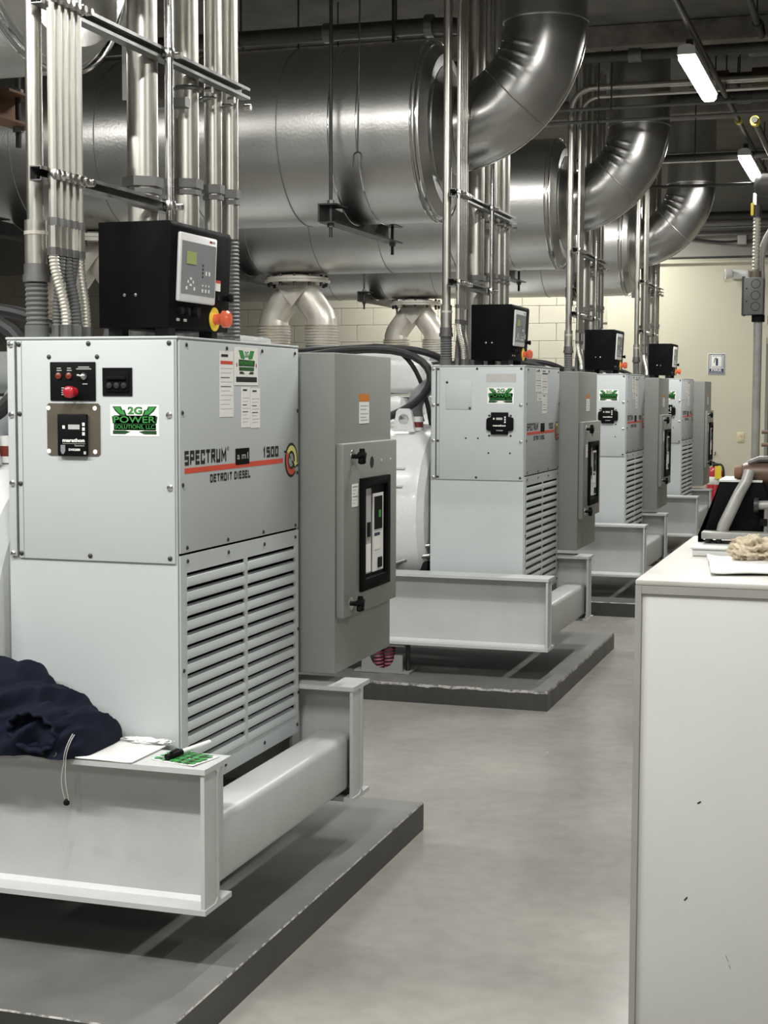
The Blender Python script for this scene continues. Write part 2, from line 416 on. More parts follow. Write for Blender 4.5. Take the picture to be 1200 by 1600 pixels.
# ================================================================ concrete pads
def pad(k, y0, rough):
    x0, x1, y1, h = -6.2, .24, 1.56, .1017
    t = MB()
    # top ring follows a slightly uneven edge
    def ring(ins, z, jit):
        pts = []
        n1 = 420 if rough else 140; n2 = 50
        def j(a, b): return jit*(max(0, noise.noise(Vector((a*9, b*9, k*3.1)))-.05)*2+(1.2*max(0, noise.noise(Vector((a*34, b*9, k*3.1)))) if rough else 0))
        for i in range(n1): a = x0+(x1-x0)*i/n1; pts.append((a, y0+ins+j(a,0)*(1.0 if a > -.9 else .3), z-j(a,2)*.6))
        for i in range(n2): b = y0+(y1-y0)*i/n2; pts.append((x1-ins-j(5,b)*.35, b if 0 < i else b+ins, z-j(6,b)*.3))
        for i in range(n1): a = x1-(x1-x0)*i/n1; pts.append((a-(ins if i == 0 else 0), y1-ins, z))
        for i in range(n2): b = y1-(y1-y0)*i/n2; pts.append((x0+ins, b, z))
        return pts
    j = .020 if rough else .003
    R = [ring(0,0,0), ring(0,h-.0028-j*.5,j*.6), ring(.0028,h,j*.35)]
    n = len(R[0]); vs = sum(R, []); fs = []; 
    t.add(vs, [], 0)
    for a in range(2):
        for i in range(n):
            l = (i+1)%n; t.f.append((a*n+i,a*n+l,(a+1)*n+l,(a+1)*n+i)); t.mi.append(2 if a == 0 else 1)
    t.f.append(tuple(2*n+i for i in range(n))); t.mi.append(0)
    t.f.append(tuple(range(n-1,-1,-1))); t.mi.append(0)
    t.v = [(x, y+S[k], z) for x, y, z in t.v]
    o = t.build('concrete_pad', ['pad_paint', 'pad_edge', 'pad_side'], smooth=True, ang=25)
    lab = ['dark grey painted concrete pad under the nearest generator', 'dark grey concrete pad with chipped front edge under second generator',
           'dark grey concrete pad under the third generator', 'dark grey concrete pad under the farthest generator'][k]
    tag(o, lab, 'pad', 'concrete equipment pads')
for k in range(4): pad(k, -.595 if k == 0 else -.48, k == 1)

# ================================================================ generator sets
GW, GL, GT, GB = .519, .899, 1.747, .49
def ibeam(y0, y1, z0, z1, xa, xb, tf=.014, tw=.011):
    c = (y0+y1)/2; h = tw/2; r = .012
    poly = [(y0,z0),(y1,z0),(y1,z0+tf),(c+h+r,z0+tf),(c+h,z0+tf+r),(c+h,z1-tf-r),(c+h+r,z1-tf),(y1,z1-tf),(y1,z1),(y0,z1),(y0,z1-tf),(c-h-r,z1-tf),(c-h,z1-tf-r),(c-h,z0+tf+r),(c-h-r,z0+tf),(y0,z0+tf)]
    return MB().prism([(xa,a,b) for a,b in poly], (xb-xa,0,0))
SCREW = MB().lathe([(0,.0068),(.003,.0068),(.005,.004),(.0055,.0)], (0,0,0), (0,-1,0), 8).mesh('screw', ['dark_steel'])
SCREWX = MB().lathe([(0,.006),(.003,.006),(.005,.0035),(.0055,.0)], (0,0,0), (1,0,0), 8).mesh('screw', ['dark_steel'])
BOLT = MB().lathe([(0,.009),(.004,.009),(.006,.006),(.008,.0055),(.009,0)], (0,0,0), (0,-1,0), 8).mesh('bolt', ['bright_steel'])
# pressed louver blade: leans out at its foot, open slot above it
def slat_mesh(w):
    m = MB(); pr = [(.0030,-.0145),(.0060,-.0125),(.0066,-.0090),(.0058,.0010),(.0030,.0105),(-.0040,.0140),(-.0120,.0140),(-.0090,-.0145)]
    return m.prism([(x,0,z) for x,z in pr], (0,w,0)).mesh('louver_slat', ['cabinet_paint'])
SL = [slat_mesh(.400), slat_mesh(.390)]

def generator_common():
    g = thing('generator_set', (-1.0,.41,.263), 'x', 'generator', 'diesel generator sets')
    # skid: two beams, cross member, end stiffeners
    for nm, y0, y1 in (('skid_beam',-.255,-.086),('skid_beam',.906,1.075)):
        b = ibeam(y0, y1, .263, .6435, -5.2, .191).build(nm, 'skid_paint', g, ang=25)
        c = (y0+y1)/2
        MB().box(.177,.188,y0+.004,c-.006,.277,.6295).build('stiffener_plate', 'skid_paint', b)
        MB().box(.158,.170,c+.006,y1-.006,.470 if y0 < 0 else .277,.6295).build('stiffener_plate', 'skid_paint', b)
        if y0 > 0:
            MB().box(-.035,-.025,y0+.006,c-.006,.277,.6295).build('stiffener_plate', 'skid_paint', b)
    MB().box(.035,.165,-.164,.985,.295,.482).build('cross_member', 'skid_paint', g, bevel=.022, seg=4)
    MB().box(-3.2,-3.05,-.164,.985,.295,.55).build('cross_member', 'skid_paint', g, bevel=.02, seg=3)
    # control cabinet shell, open towards the louvers
    m = MB().box(-GW,-.002,0,GL,GB,GT)
    me = m.mesh('cabinet_body', ['cabinet_paint', 'black_powder'])
    bm = bmesh.new(); bm.from_mesh(me)
    fc = [f for f in bm.faces if f.normal.x > .9]
    bmesh.ops.delete(bm, geom=fc, context='FACES'); bm.to_mesh(me); bm.free()
    cb = link('cabinet_body', me, g)
    sm = cb.modifiers.new('wall', 'SOLIDIFY'); sm.thickness = .012; sm.offset = -1; sm.material_offset = 1  # inner faces coloured black to paint in the shade behind the louvers
    MB().box(-GW-.004,.004,-.004,GL+.004,GT-.003,GT+.004).build('top_cover', 'cabinet_paint', g, bevel=.003)
    # front door with piano hinge
    d = MB().box(-.486,-.006,-.006,-.0005,1.136,1.741).build('access_door', 'cabinet_paint', g, bevel=.003)
    hs = MB().box(-GW+.003,-.4915,-.005,-.0005,1.140,1.741).build('hinge_strip', 'cabinet_paint', g, bevel=.002)
    MB().cyl((-.4888,-.006,1.142),(-.4888,-.006,1.739),.0032,n=8).build('piano_hinge', 'conduit_fitting', hs)
    MB().box(-.471,-.4695,-.0068,-.0058,1.137,1.740).build('hinge_seam', 'enclosure_paint', d)
    for z in (1.731,1.536,1.345,1.147): link('bolt', BOLT, hs, (-.505,-.004,z))
    for x, z in ((-.478,1.731),(-.478,1.539),(-.478,1.345),(-.478,1.150),(-.262,1.732),(-.020,1.732),(-.263,1.150),(-.021,1.151)): link('screw', SCREW, d, (x,-.005,z))
    for x, z in ((-.021,1.539),(-.020,1.343)): link('bolt', BOLT, d, (x,-.005,z))
    # right side: upper panel and louver panel
    p = MB().box(-.001,.004,.006,GL-.005,1.1625,1.741).build('side_panel', 'cabinet_paint', g, bevel=.002)
    for y, z in ((.05,1.729),(.321,1.727),(.587,1.726),(.862,1.726),(.022,1.545),(.885,1.542),(.022,1.349),(.882,1.342),(.047,1.176),(.324,1.174),(.594,1.173),(.865,1.172)):
        link('screw', SCREWX, p, (.003,y,z))
    # louver frame: one plate with two openings
    fy = [.006,.046,.446,.471,.861,GL-.005]; z0, z1 = .488, 1.1565; zo0, zo1 = .545, 1.107
    lf = MB(); xs = (-.001,.004)
    V = {}
    def vid(x, y, z):
        k = (x,y,z)
        if k not in V: V[k] = len(lf.v); lf.v.append(k)
        return V[k]
    zz = [z0,zo0,zo1,z1]
    for i in range(5):
        for j in range(3):
            hole = j == 1 and i in (1,3)
            if hole: continue
            q = [(fy[i],zz[j]),(fy[i+1],zz[j]),(fy[i+1],zz[j+1]),(fy[i],zz[j+1])]
            for x in xs: lf.f.append(tuple(vid(x,a,b) for a,b in q)); lf.mi.append(0)
            nb = [((i,j-1)),((i+1,j)),((i,j+1)),((i-1,j))]
            for e in range(4):
                ni, nj = nb[e]
                out = ni < 0 or ni > 4 or nj < 0 or nj > 2 or (nj == 1 and ni in (1,3))
                if out:
                    a = q[e]; b = q[(e+1)%4]
                    lf.f.append((vid(xs[0],*a),vid(xs[0],*b),vid(xs[1],*b),vid(xs[1],*a))); lf.mi.append(0)
    lo = lf.build('louver_panel', 'cabinet_paint', g)
    for y, z in ((.05,1.139),(.328,1.137),(.602,1.135),(.865,1.134),(.022,.84),(.89,.83),(.022,.62),(.89,.62),(.30,.515),(.60,.515),(.88,.515)):
        link('screw', SCREWX, lo, (.003,y,z))
    n = 14; pt = (zo1-zo0)/n
    for i in range(n):
        z = zo1-pt*(i+.62)
        link('louver_slat', SL[0], lo, (.001,.046,z)); link('louver_slat', SL[1], lo, (.001,.471,z))
    # markings of the side panel
    xl = .0046
    def lettering(nm, s, y0, y1, zb, zt, mt='ink', bold=.03):
        (block_text(MB(), s, (xl,y0,zb), (0,y1-y0,0), (0,0,zt-zb)) if len(s) > 1 else text(MB(), s, (xl,y0,zb), (0,y1-y0,0), (0,0,zt-zb), bold=0)).build(nm, mt, p, smooth=False)
    lettering('model_lettering', 'SPECTRUM', .034, .315, 1.401, 1.441)
    lettering('registered_mark', '®', .320, .335, 1.432, 1.445, bold=0)
    lettering('model_lettering', '1500', .594, .720, 1.401, 1.434)
    lettering('maker_lettering', 'DETROIT', .201, .357, 1.346, 1.370); lettering('maker_lettering', 'DIESEL', .372, .493, 1.346, 1.370)
    plate_x(MB(), .004, .034, .758, 1.379, 1.394, .0006).build('red_stripe', 'red_paint', p)
    pl = plate_x(MB(), .004, .382, .484, 1.388, 1.436, .0012).build('number_plate', 'black_plastic', p)
    # round emblem of two arrows
    def ring(a0, a1, r0, r1, dz=0):
        n = 16; c = (.83,1.385)
        o = [(xl,c[0]+r1*math.cos(a0+(a1-a0)*i/n),c[1]+r1*math.sin(a0+(a1-a0)*i/n)) for i in range(n+1)]
        q = [(xl,c[0]+r0*math.cos(a1-(a1-a0)*i/n),c[1]+r0*math.sin(a1-(a1-a0)*i/n)) for i in range(n+1)]
        return o+q
    def arrow(mt, a0, a1, x, grow, hd):
        n = 16; c = (.83,1.385); r0, r1 = .030-grow, .047+grow; am = (a0+a1)/2
        sgn = 1 if a1 > a0 else -1
        b0 = a0-sgn*grow*8; b1 = a1
        vs = []; fs = []
        for i in range(n+1):
            a = b0+(b1-b0)*i/n
            vs += [(x,c[0]+r1*math.cos(a),c[1]+r1*math.sin(a)),(x,c[0]+r0*math.cos(a),c[1]+r0*math.sin(a))]
        fs = [(2*i,2*i+1,2*i+3,2*i+2) for i in range(n)]
        a = b1; e = b1+sgn*(hd+grow*10)
        vs += [(x,c[0]+(r1+.010+grow)*math.cos(a),c[1]+(r1+.010+grow)*math.sin(a)),(x,c[0]+(r0-.010-grow)*math.cos(a),c[1]+(r0-.010-grow)*math.sin(a)),(x,c[0]+.0385*math.cos(e),c[1]+.0385*math.sin(e))]
        fs.append((2*n+2,2*n+3,2*n+4))
        return MB().add(vs, fs).build('emblem_arrow', mt, p, smooth=False)
    arrow('ink', math.radians(150), math.radians(-15), xl, .0085, .45); arrow('pale_yellow', math.radians(150), math.radians(-12), xl+.0006, 0, .40)
    arrow('ink', math.radians(-50), math.radians(-205), xl, .0085, .45); arrow('red_paint', math.radians(-50), math.radians(-202), xl+.0006, 0, .40)
    # breaker enclosure and its door
    MB().box(-.53,.110,.952,1.554,.674,1.731).build('breaker_enclosure', 'enclosure_paint', g, bevel=.006)
    bd = MB().box(.111,.140,.956,1.532,.859,1.4346).build('breaker_door', 'enclosure_paint', g, bevel=.006)
    for y, z in ((1.041,1.391),(1.028,.902)):
        k = MB()
        kk = MB().lathe([(0,.020),(.002,.020),(.002,.008),(.022,.008),(.022,.012),(.026,.016),(.042,.015),(.045,.010),(.046,0)], (.140,y,z), (1,0,0), 14).build('clamp_knob', 'black_plastic', bd)
        for a in range(5):
            t = 2*PI*a/5+.3
            dy, dz = math.cos(t), math.sin(t)
            k.tube([(.173,y+dy*.004,z+dz*.004),(.173,y+dy*.026,z+dz*.026)], [.012,.009], 8)
        kl = k.build('knob_lobes', 'black_plastic', bd); kl['kind'] = 'stuff'
        MB().lathe([(0,.022),(.0022,.022),(.0024,0)], (.140,y,z), (1,0,0), 16).build('washer', 'bright_steel', bd)
    MB().lathe([(0,.020),(.0008,.020),(.001,0)], (.140,1.244,1.364), (1,0,0), 20).build('lock_hole', 'ink', bd)
    for y in (1.351,1.455): MB().lathe([(0,.0045),(.001,.0045),(.0012,0)], (.140,y,1.366), (1,0,0), 10).build('rivet', 'white_plastic', bd)
    # window: frame, recessed back, breaker front
    a0,a1,b0,b1 = 1.110,1.420,.930,1.314; w = .040
    fr = MB(); xo = (.139,.153)
    o = [(a0,b0),(a1,b0),(a1,b1),(a0,b1)]; q = [(a0+w*.9,b0+w),(a1-w*.9,b0+w),(a1-w*.9,b1-w*.7),(a0+w*.9,b1-w*.7)]
    vs = [(x,*pnt) for x in xo for pnt in o+q]
    fs = []
    for i in range(4):
        l = (i+1)%4
        fs += [(8+i,8+l,12+l,12+i),(i,4+i,4+l,l),(i,l,8+l,8+i),(4+i,12+i,12+l,4+l)]
    wf = fr.add(vs, fs).build('breaker_window', 'black_powder', g, bevel=.002)
    MB().box(.1405,.142,1.155,1.384,.972,1.284).build('breaker_front', 'black_plastic', wf)
    for nm, mt, y0, y1, z0_, z1_, dx in (('breaker_strip','label_grey',1.160,1.222,.985,1.275,.003),('breaker_module','white_plastic',1.240,1.352,.985,1.255,.005),('trip_unit','black_plastic',1.252,1.338,1.130,1.244,.0065),('status_lamp','sticker_green',1.295,1.318,1.170,1.195,.008),('breaker_button','black_plastic',1.180,1.210,1.110,1.160,.006),('rating_label','white_label',1.254,1.312,1.060,1.105,.006),('label_bar','navy_ink',1.254,1.312,1.107,1.118,.006),('breaker_handle','black_plastic',1.290,1.330,.995,1.030,.009),('rating_label','white_label',1.163,1.219,.990,1.085,.004)):
        MB().box(.142,.142+dx,y0,y1,z0_,z1_).build(nm, mt, wf)
    MB().box(.142,.144,1.226,1.236,1.03,1.27).build('breaker_gap', 'ink', wf)
    wl = plate_x(MB(), .1096, 1.194, 1.301, 1.496, 1.570, .0012).build('warning_label', 'white_label', g)
    plate_x(MB(), .1096, 1.194, 1.301, 1.571, 1.597, .0013).build('warning_band', 'orange', wl)
    for i, z in enumerate((1.557,1.545,1.530,1.518,1.508)): plate_x(MB(), .1108, 1.205, 1.290-.02*(i%2), z-.002, z+.001, .0003).build('print_line', 'label_grey', wl)
    dl = plate_x(MB(), .1398, 1.034, 1.098, 1.222, 1.298, .0010).build('door_label', 'white_label', g)
    for i in range(6): plate_x(MB(), .1408, 1.040, 1.090-.012*(i%3), 1.288-.011*i, 1.290-.011*i, .0003).build('print_line', 'ink' if i in (0,3) else 'label_grey', dl)
    # alternator and engine behind the cabinet
    ax = [(0,.30),(.02,.44),(.05,.485),(.10,.5),(.32,.5),(.325,.515),(.36,.515),(.365,.5),(1.10,.5),(1.12,.52),(1.18,.52),(1.22,.45),(1.30,.40)]
    al = MB().lathe(ax, (-.53,.41,.925), (-1,0,0), 48).build('alternator', 'engine_paint', g, ang=20)
    for a in (200,212):
        t = math.radians(a); cy, cz = .41+.503*math.cos(t), .925-.503*math.sin(t)
        MB().box(-1.6,-.66,cy-.008,cy+.008,cz-.006,cz+.006).build('casing_seam', 'engine_paint', al, bevel=.002)
    # lifting eye
    pts = [(-.79,1.385),(-.665,1.385),(-.685,1.50),(-.70,1.515),(-.755,1.515),(-.77,1.50)]
    hole = [(-.7275+.030*math.cos(2*PI*i/18), 1.455+.030*math.sin(2*PI*i/18)) for i in range(18)]
    bm = bmesh.new(); me = bpy.data.meshes.new('lifting_eye')
    def loop(P2): 
        vv = [bm.verts.new((x,.17,z)) for x,z in P2]; return [bm.edges.new((vv[i],vv[(i+1)%len(vv)])) for i in range(len(vv))]
    es = loop(pts)+loop(hole); r = bmesh.ops.triangle_fill(bm, use_beauty=True, use_dissolve=False, edges=es)
    fc = list(bm.faces); ex = bmesh.ops.extrude_face_region(bm, geom=fc); bmesh.ops.translate(bm, vec=(0,.03,0), verts=[v for v in ex['geom'] if isinstance(v, bmesh.types.BMVert)])
    bmesh.ops.recalc_face_normals(bm, faces=bm.faces); bm.to_mesh(me); bm.free(); me.materials.append(MATS['engine_paint'])
    link('lifting_eye', me, g)
    MB().lathe([(0,.055),(.10,.055),(.115,.045),(.12,0)], (-.88,.12,1.36), (0,0,1), 20).build('filler_cap', 'engine_paint', g)
    MB().cyl((-.665,.24,1.39),(-.665,.24,1.47),.030).build('sensor_housing', 'white_plastic', g)
    MB().cyl((-.665,.24,1.41),(-.665,.24,1.44),.031).build('sensor_band', 'dull_red', g)
    # engine block
    MB().box(-4.3,-1.80,.02,.80,.50,1.42).build('engine_block', 'engine_paint', g, bevel=.05, seg=3)
    MB().box(-4.2,-1.86,.12,.70,.35,.50).build('oil_pan', 'engine_grey', g, bevel=.04)
    for side in (-1,1):
        for i in range(6):
            x = -1.92-.39*i; c = .41+side*.27
            m = MB(); pr = [(-.13,0),(.13,0),(.12,.10),(.09,.15),(-.09,.15),(-.12,.10)]
            m.prism([(x-.16, c+a+side*.02*b/.15, 1.42+b) for a,b in pr], (.32,0,0)).build('rocker_cover', 'engine_paint', g, bevel=.02)
    MB().tube([(-1.72,.41,1.70),(-2.2,.41,1.72),(-4.1,.41,1.72)], [.10,.13,.13], 20).build('intake_manifold', 'engine_paint', g)
    MB().box(-2.42,-1.62,.06,.74,1.60,1.86).build('air_cooler', 'engine_paint', g, bevel=.05, seg=3)
    MB().box(-2.36,-1.70,.16,.64,1.85,1.93).build('cooler_lid', 'engine_paint', g, bevel=.025)
    for x in (-2.97,-2.55):
        MB().lathe([(-.38,.10),(-.30,.16),(-.16,.19),(-.06,.15),(0,.14)], (x,.41,1.985), (0,0,1), 24).build('turbocharger', 'engine_grey', g)
    for x in (-1.66,-1.78,-1.9):
        MB().lathe([(0,.045),(.20,.05),(.22,.03),(.23,0)], (x,.02,1.14), (0,-.2,-1), 16).build('oil_filter', 'engine_grey', g)
    hose = lambda nm, P, r, mt='black_rubber': MB().tube(P, r, 10).build(nm, mt, g)
    def bez(a, b, c, d, n=14):
        a,b,c,d = map(Vector,(a,b,c,d)); return [a*(1-t)**3+b*3*t*(1-t)**2+c*3*t*t*(1-t)+d*t**3 for t in [i/n for i in range(n+1)]]
    hose('cable_hose', bez((-1.05,.24,1.41),(-.45,.20,1.52),(-.46,.22,1.84),(-.92,.25,1.845))+bez((-.92,.25,1.845),(-1.2,.27,1.85),(-1.4,.3,1.80),(-1.64,.32,1.76))[1:], .022)
    hose('cable_hose', [(-1.64,.40,1.80)]+bez((-.98,.28,1.845),(-.70,.28,1.865),(-.60,.28,1.83),(-.50,.30,1.765)), .020)
    hose('cable_hose', [(-1.64,.46,1.84)]+bez((-1.0,.34,1.865),(-.75,.34,1.90),(-.66,.34,1.70),(-.62,.36,1.41)), .013)
    for dz in (0,.055):
        hose('coolant_line', bez((-.95,-.055,.55+dz),(-.80,-.06,.63+dz),(-.70,-.055,.70+dz),(-.525,.03,.715+dz)), .012, 'grey_pipe')
    MB().box(-.66,-.54,.02,.10,.50,.68).build('terminal_box', 'black_plastic', g, bevel=.01)
    MB().tube(bez((-.70,.35,1.43),(-.75,.35,1.55),(-.68,.35,1.62),(-.60,.36,1.66)), .045, 14).build('air_duct', 'engine_grey', g)
    return g

def sticker(parent, x0, x1, z0, z1, y=-.006):
    """green power-company sticker on the front door"""
    w, h = x1-x0, z1-z0
    st = plate_y(MB(), y, x0, x1, z0, z1, .0009).build('company_sticker', 'white_label', parent)
    y -= .0010
    def P(pts, mt, d=0, nm='sticker_print'):
        return MB().add([(x0+w*a, y-d, z0+h*b) for a,b in pts], [tuple(range(len(pts)))]).build(nm, mt, st, smooth=False)
    bolt = [(.04,.95),(.22,.95),(.25,.84),(.30,.84),(.34,.66),(.30,.66),(.33,.60),(.20,.66),(.10,.80)]
    P([(.07,.19),(.93,.19),(.93,.66),(.07,.66)], 'sticker_dark'); P(bolt, 'sticker_dark', .0001); P([(1-a,b) for a,b in bolt], 'sticker_dark')
    bi = [(.07,.93),(.20,.93),(.22,.82),(.27,.82),(.30,.68),(.22,.70),(.14,.80)]
    P(bi, 'sticker_green', .0003); P([(1-a,b) for a,b in bi], 'sticker_green', .0003)
    P([(.05,.40),(.95,.40),(.97,.62),(.90,.66),(.10,.66),(.03,.62)], 'sticker_dark')
    P([(.08,.20),(.94,.20),(.94,.37),(.08,.37)], 'sticker_dark')
    P([(.05,.06),(.30,.06),(.42,.14),(.30,.18),(.05,.18)], 'sticker_dark'); P([(.95,.06),(.70,.06),(.58,.14),(.70,.18),(.95,.18)], 'sticker_dark')
    def T(s, a0, a1, b0, b1, mt, d, bold=.02): text(MB(), s, (x0+w*a0,y-d,z0+h*b0), (w*(a1-a0),0,0), (0,0,h*(b1-b0)), bold=bold).build('sticker_lettering', mt, st, smooth=False)
    T('2G', .36,.66,.69,.94,'sticker_dark',0,.05); T('2G', .38,.64,.71,.92,'sticker_green',.0003)
    T('POWER', .07,.93,.425,.635,'sticker_green',.0004,.015)
    T('SOLUTIONS, LLC.', .09,.93,.215,.360,'sticker_green',.0004,.012)
    return st

def side_labels(g, k):
    x = .0042
    def lab(y0, y1, z0, z1, lines=8, head=None):
        l = plate_x(MB(), .004, y0, y1, z0, z1, .0008).build('service_label', 'white_label', g)
        h = z1-z0
        if head: plate_x(MB(), .0049, y0+.005, y1-.005, z1-h*.20, z1-h*.15, .0003).build('label_band', head, l)
        for i in range(lines):
            z = z1-h*(.26+.68*i/lines)
            plate_x(MB(), .0049, y0+.006, y1-.008-.02*(i*7%3)/2, z-.0022 if i in (2,4) else z-.001, z, .0003).build('print_line', 'ink' if i in (2,4) else 'label_grey', l)
        plate_x(MB(), .0049, y0+.010, y0+(y1-y0)*.6, z1-h*.09, z1-h*.05, .0003).build('print_line', 'ink', l)
        return l
    if k == 0:
        lab(.271,.368,1.530,1.719,10,'red_paint')
        st = plate_x(MB(), .004, .378, .553, 1.622, 1.733, .0010).build('company_sticker', 'white_label', g)
        y0, w, z0, h = .378, .175, 1.622, .111
        def Q(pts, mt, d=0): return MB().add([(.0052+d,y0+w*a,z0+h*b) for a,b in pts], [tuple(range(len(pts)))]).build('sticker_print', mt, st, smooth=False)
        for s in (0,1):
            f = (lambda a: 1-a) if s else (lambda a: a)
            Q([(f(.16),.92),(f(.34),.92),(f(.42),.74),(f(.40),.68),(f(.25),.70)], 'sticker_green')
            Q([(f(.20),.29),(f(.42),.29),(f(.34),.36),(f(.20),.36)], 'sticker_dark'); Q([(f(.06),.48),(f(.10),.48),(f(.10),.58),(f(.06),.58)], 'red_plastic')
        Q([(.16,.50),(.84,.50),(.86,.66),(.16,.68)], 'sticker_dark'); Q([(.18,.38),(.82,.38),(.82,.48),(.18,.48)], 'sticker_dark')
        Q([(.05,.08),(.95,.08),(.95,.22),(.05,.22)], 'ink')
        text(MB(), 'POWER', (.0056,y0+w*.2,z0+h*.53), (0,w*.6,0), (0,0,h*.11), bold=.03).build('sticker_lettering', 'sticker_green', st, smooth=False)
        text(MB(), 'SOLUTIONS', (.0056,y0+w*.22,z0+h*.40), (0,w*.56,0), (0,0,h*.06), bold=.01).build('sticker_lettering', 'sticker_green', st, smooth=False)
        text(MB(), '2G', (.0056,y0+w*.42,z0+h*.74), (0,w*.16,0), (0,0,h*.16), bold=.03).build('sticker_lettering', 'sticker_green', st, smooth=False)
        lab(.428,.495,1.497,1.616,8); lab(.500,.570,1.494,1.613,8)
        pl = text(MB(), 'a m1', (.0056,.392,1.404), (0,.082,0), (0,0,.020), bold=.01).build('plate_lettering', 'label_grey', g, smooth=False)
    else:
        lab(.255,.400,1.610,1.733,6); lab(.405,.560,1.600,1.735,6,'ink')
        lab(.300,.420,1.560,1.606,3); lab(.425,.545,1.490,1.596,5)

def front_items_first(g):
    y = -.006
    ip = plate_y(MB(), y, -.380, -.240, 1.576, 1.682, .004).build('instrument_panel', 'black_plastic', g, bevel=.002)
    yy = y-.004
    MB().lathe([(0,.013),(.010,.013),(.012,.012),(.018,.012),(.020,.0165),(.034,.016),(.038,.010),(.039,0)], (-.305,yy,1.600), (0,-1,0), 20).build('stop_button', 'red_plastic', ip)
    for x in (-.352,-.320): MB().lathe([(0,.009),(.004,.009),(.006,.005),(.0065,0)], (x,yy,1.644), (0,-1,0), 14).build('indicator_lamp', 'dull_red', ip)
    MB().lathe([(0,.010),(.004,.010),(.005,.005),(.012,.005),(.014,.0)], (-.274,yy,1.643), (0,-1,0), 12).build('toggle_switch', 'bright_steel', ip)
    MB().tube([(-.274,yy-.006,1.643),(-.288,yy-.016,1.646)], [.004,.003], 8).build('switch_lever', 'bright_steel', ip)
    for x0, x1, z in ((-.358,-.345,1.665),(-.358,-.343,1.659),(-.326,-.314,1.665),(-.327,-.312,1.659),(-.279,-.264,1.622),(-.344,-.330,1.611),(-.344,-.334,1.605),(-.344,-.331,1.599),(-.344,-.330,1.593),(-.292,-.258,1.668),(-.298,-.252,1.663)):
        plate_y(MB(), yy, x0, x1, z-.0012, z+.0012, .0004).build('panel_print', 'label_grey', ip)
    for x in (-.384,-.236): link('screw', SCREW, ip, (x,-.004,1.696))
    bp = plate_y(MB(), y, -.219, -.130, 1.590, 1.666, .003).build('breaker_bezel', 'black_plastic', g)
    MB().box(-.208,-.139,y-.006,y-.003,1.600,1.656).build('breaker_block', 'black_powder', bp, bevel=.002)
    MB().box(-.204,-.146,y-.012,y-.006,1.634,1.642).build('breaker_bar', 'black_plastic', bp, bevel=.001)
    for i in range(3): MB().lathe([(0,.009),(.004,.008),(.005,0)], (-.196+.022*i,y-.006,1.618), (0,-1,0), 12).build('breaker_screw', 'dark_steel', bp)
    br = MB()
    pts = [(-.391,1.432),(-.385,1.426),(-.234,1.426),(-.228,1.432),(-.228,1.563),(-.234,1.569),(-.385,1.569),(-.391,1.563)]
    br = br.prism([(a,y,b) for a,b in pts], (0,-.003,0)).build('mounting_plate', 'bronze_plate', g)
    for x, z in ((-.243,1.556),(-.243,1.437),(-.386,1.556),(-.386,1.437)): MB().lathe([(0,.0065),(.0006,.0065),(.0008,0)], (x,y-.003,z), (0,-1,0), 14).build('plate_hole', 'white_label', br)
    vr = MB().box(-.354,-.263,y-.014,y-.003,1.424,1.540).build('voltage_regulator', 'black_plastic', g, bevel=.004)
    q = y-.0142
    plate_y(MB(), q, -.319, -.284, 1.498, 1.511, .0005).build('regulator_display', 'label_grey', vr)
    for x, z in ((-.333,1.504),(-.272,1.512),(-.272,1.499),(-.272,1.486)): plate_y(MB(), q, x-.004, x+.004, z-.0045, z+.0045, .0006).build('regulator_key', 'white_plastic', vr)
    text(MB(), 'marathon', (-.337,q-.0004,1.463), (.068,0,0), (0,0,.010), bold=.04).build('maker_lettering', 'white_label', vr, smooth=False)
    plate_y(MB(), q, -.337, -.268, 1.4585, 1.4595, .0004).build('maker_rule', 'label_grey', vr)
    text(MB(), 'Generators', (-.300,q-.0004,1.4515), (.030,0,0), (0,0,.005), bold=.01).build('maker_lettering', 'label_grey', vr, smooth=False)
    text(MB(), 'DVR2000', (-.318,q-.0004,1.439), (.035,0,0), (0,0,.0065), bold=.03).build('type_lettering', 'white_label', vr, smooth=False)
    MB().prism([(-.343,q,1.455),(-.329,q,1.455),(-.329,q,1.438),(-.334,q,1.430),(-.339,q,1.430),(-.343,q,1.438)], (0,-.0006,0)).build('maker_mark', 'grey_face', vr)
    plate_y(MB(), q, -.272, -.265, 1.430, 1.438, .0006).build('regulator_key', 'label_grey', vr)
    sticker(g, -.197, -.051, 1.481, 1.566)

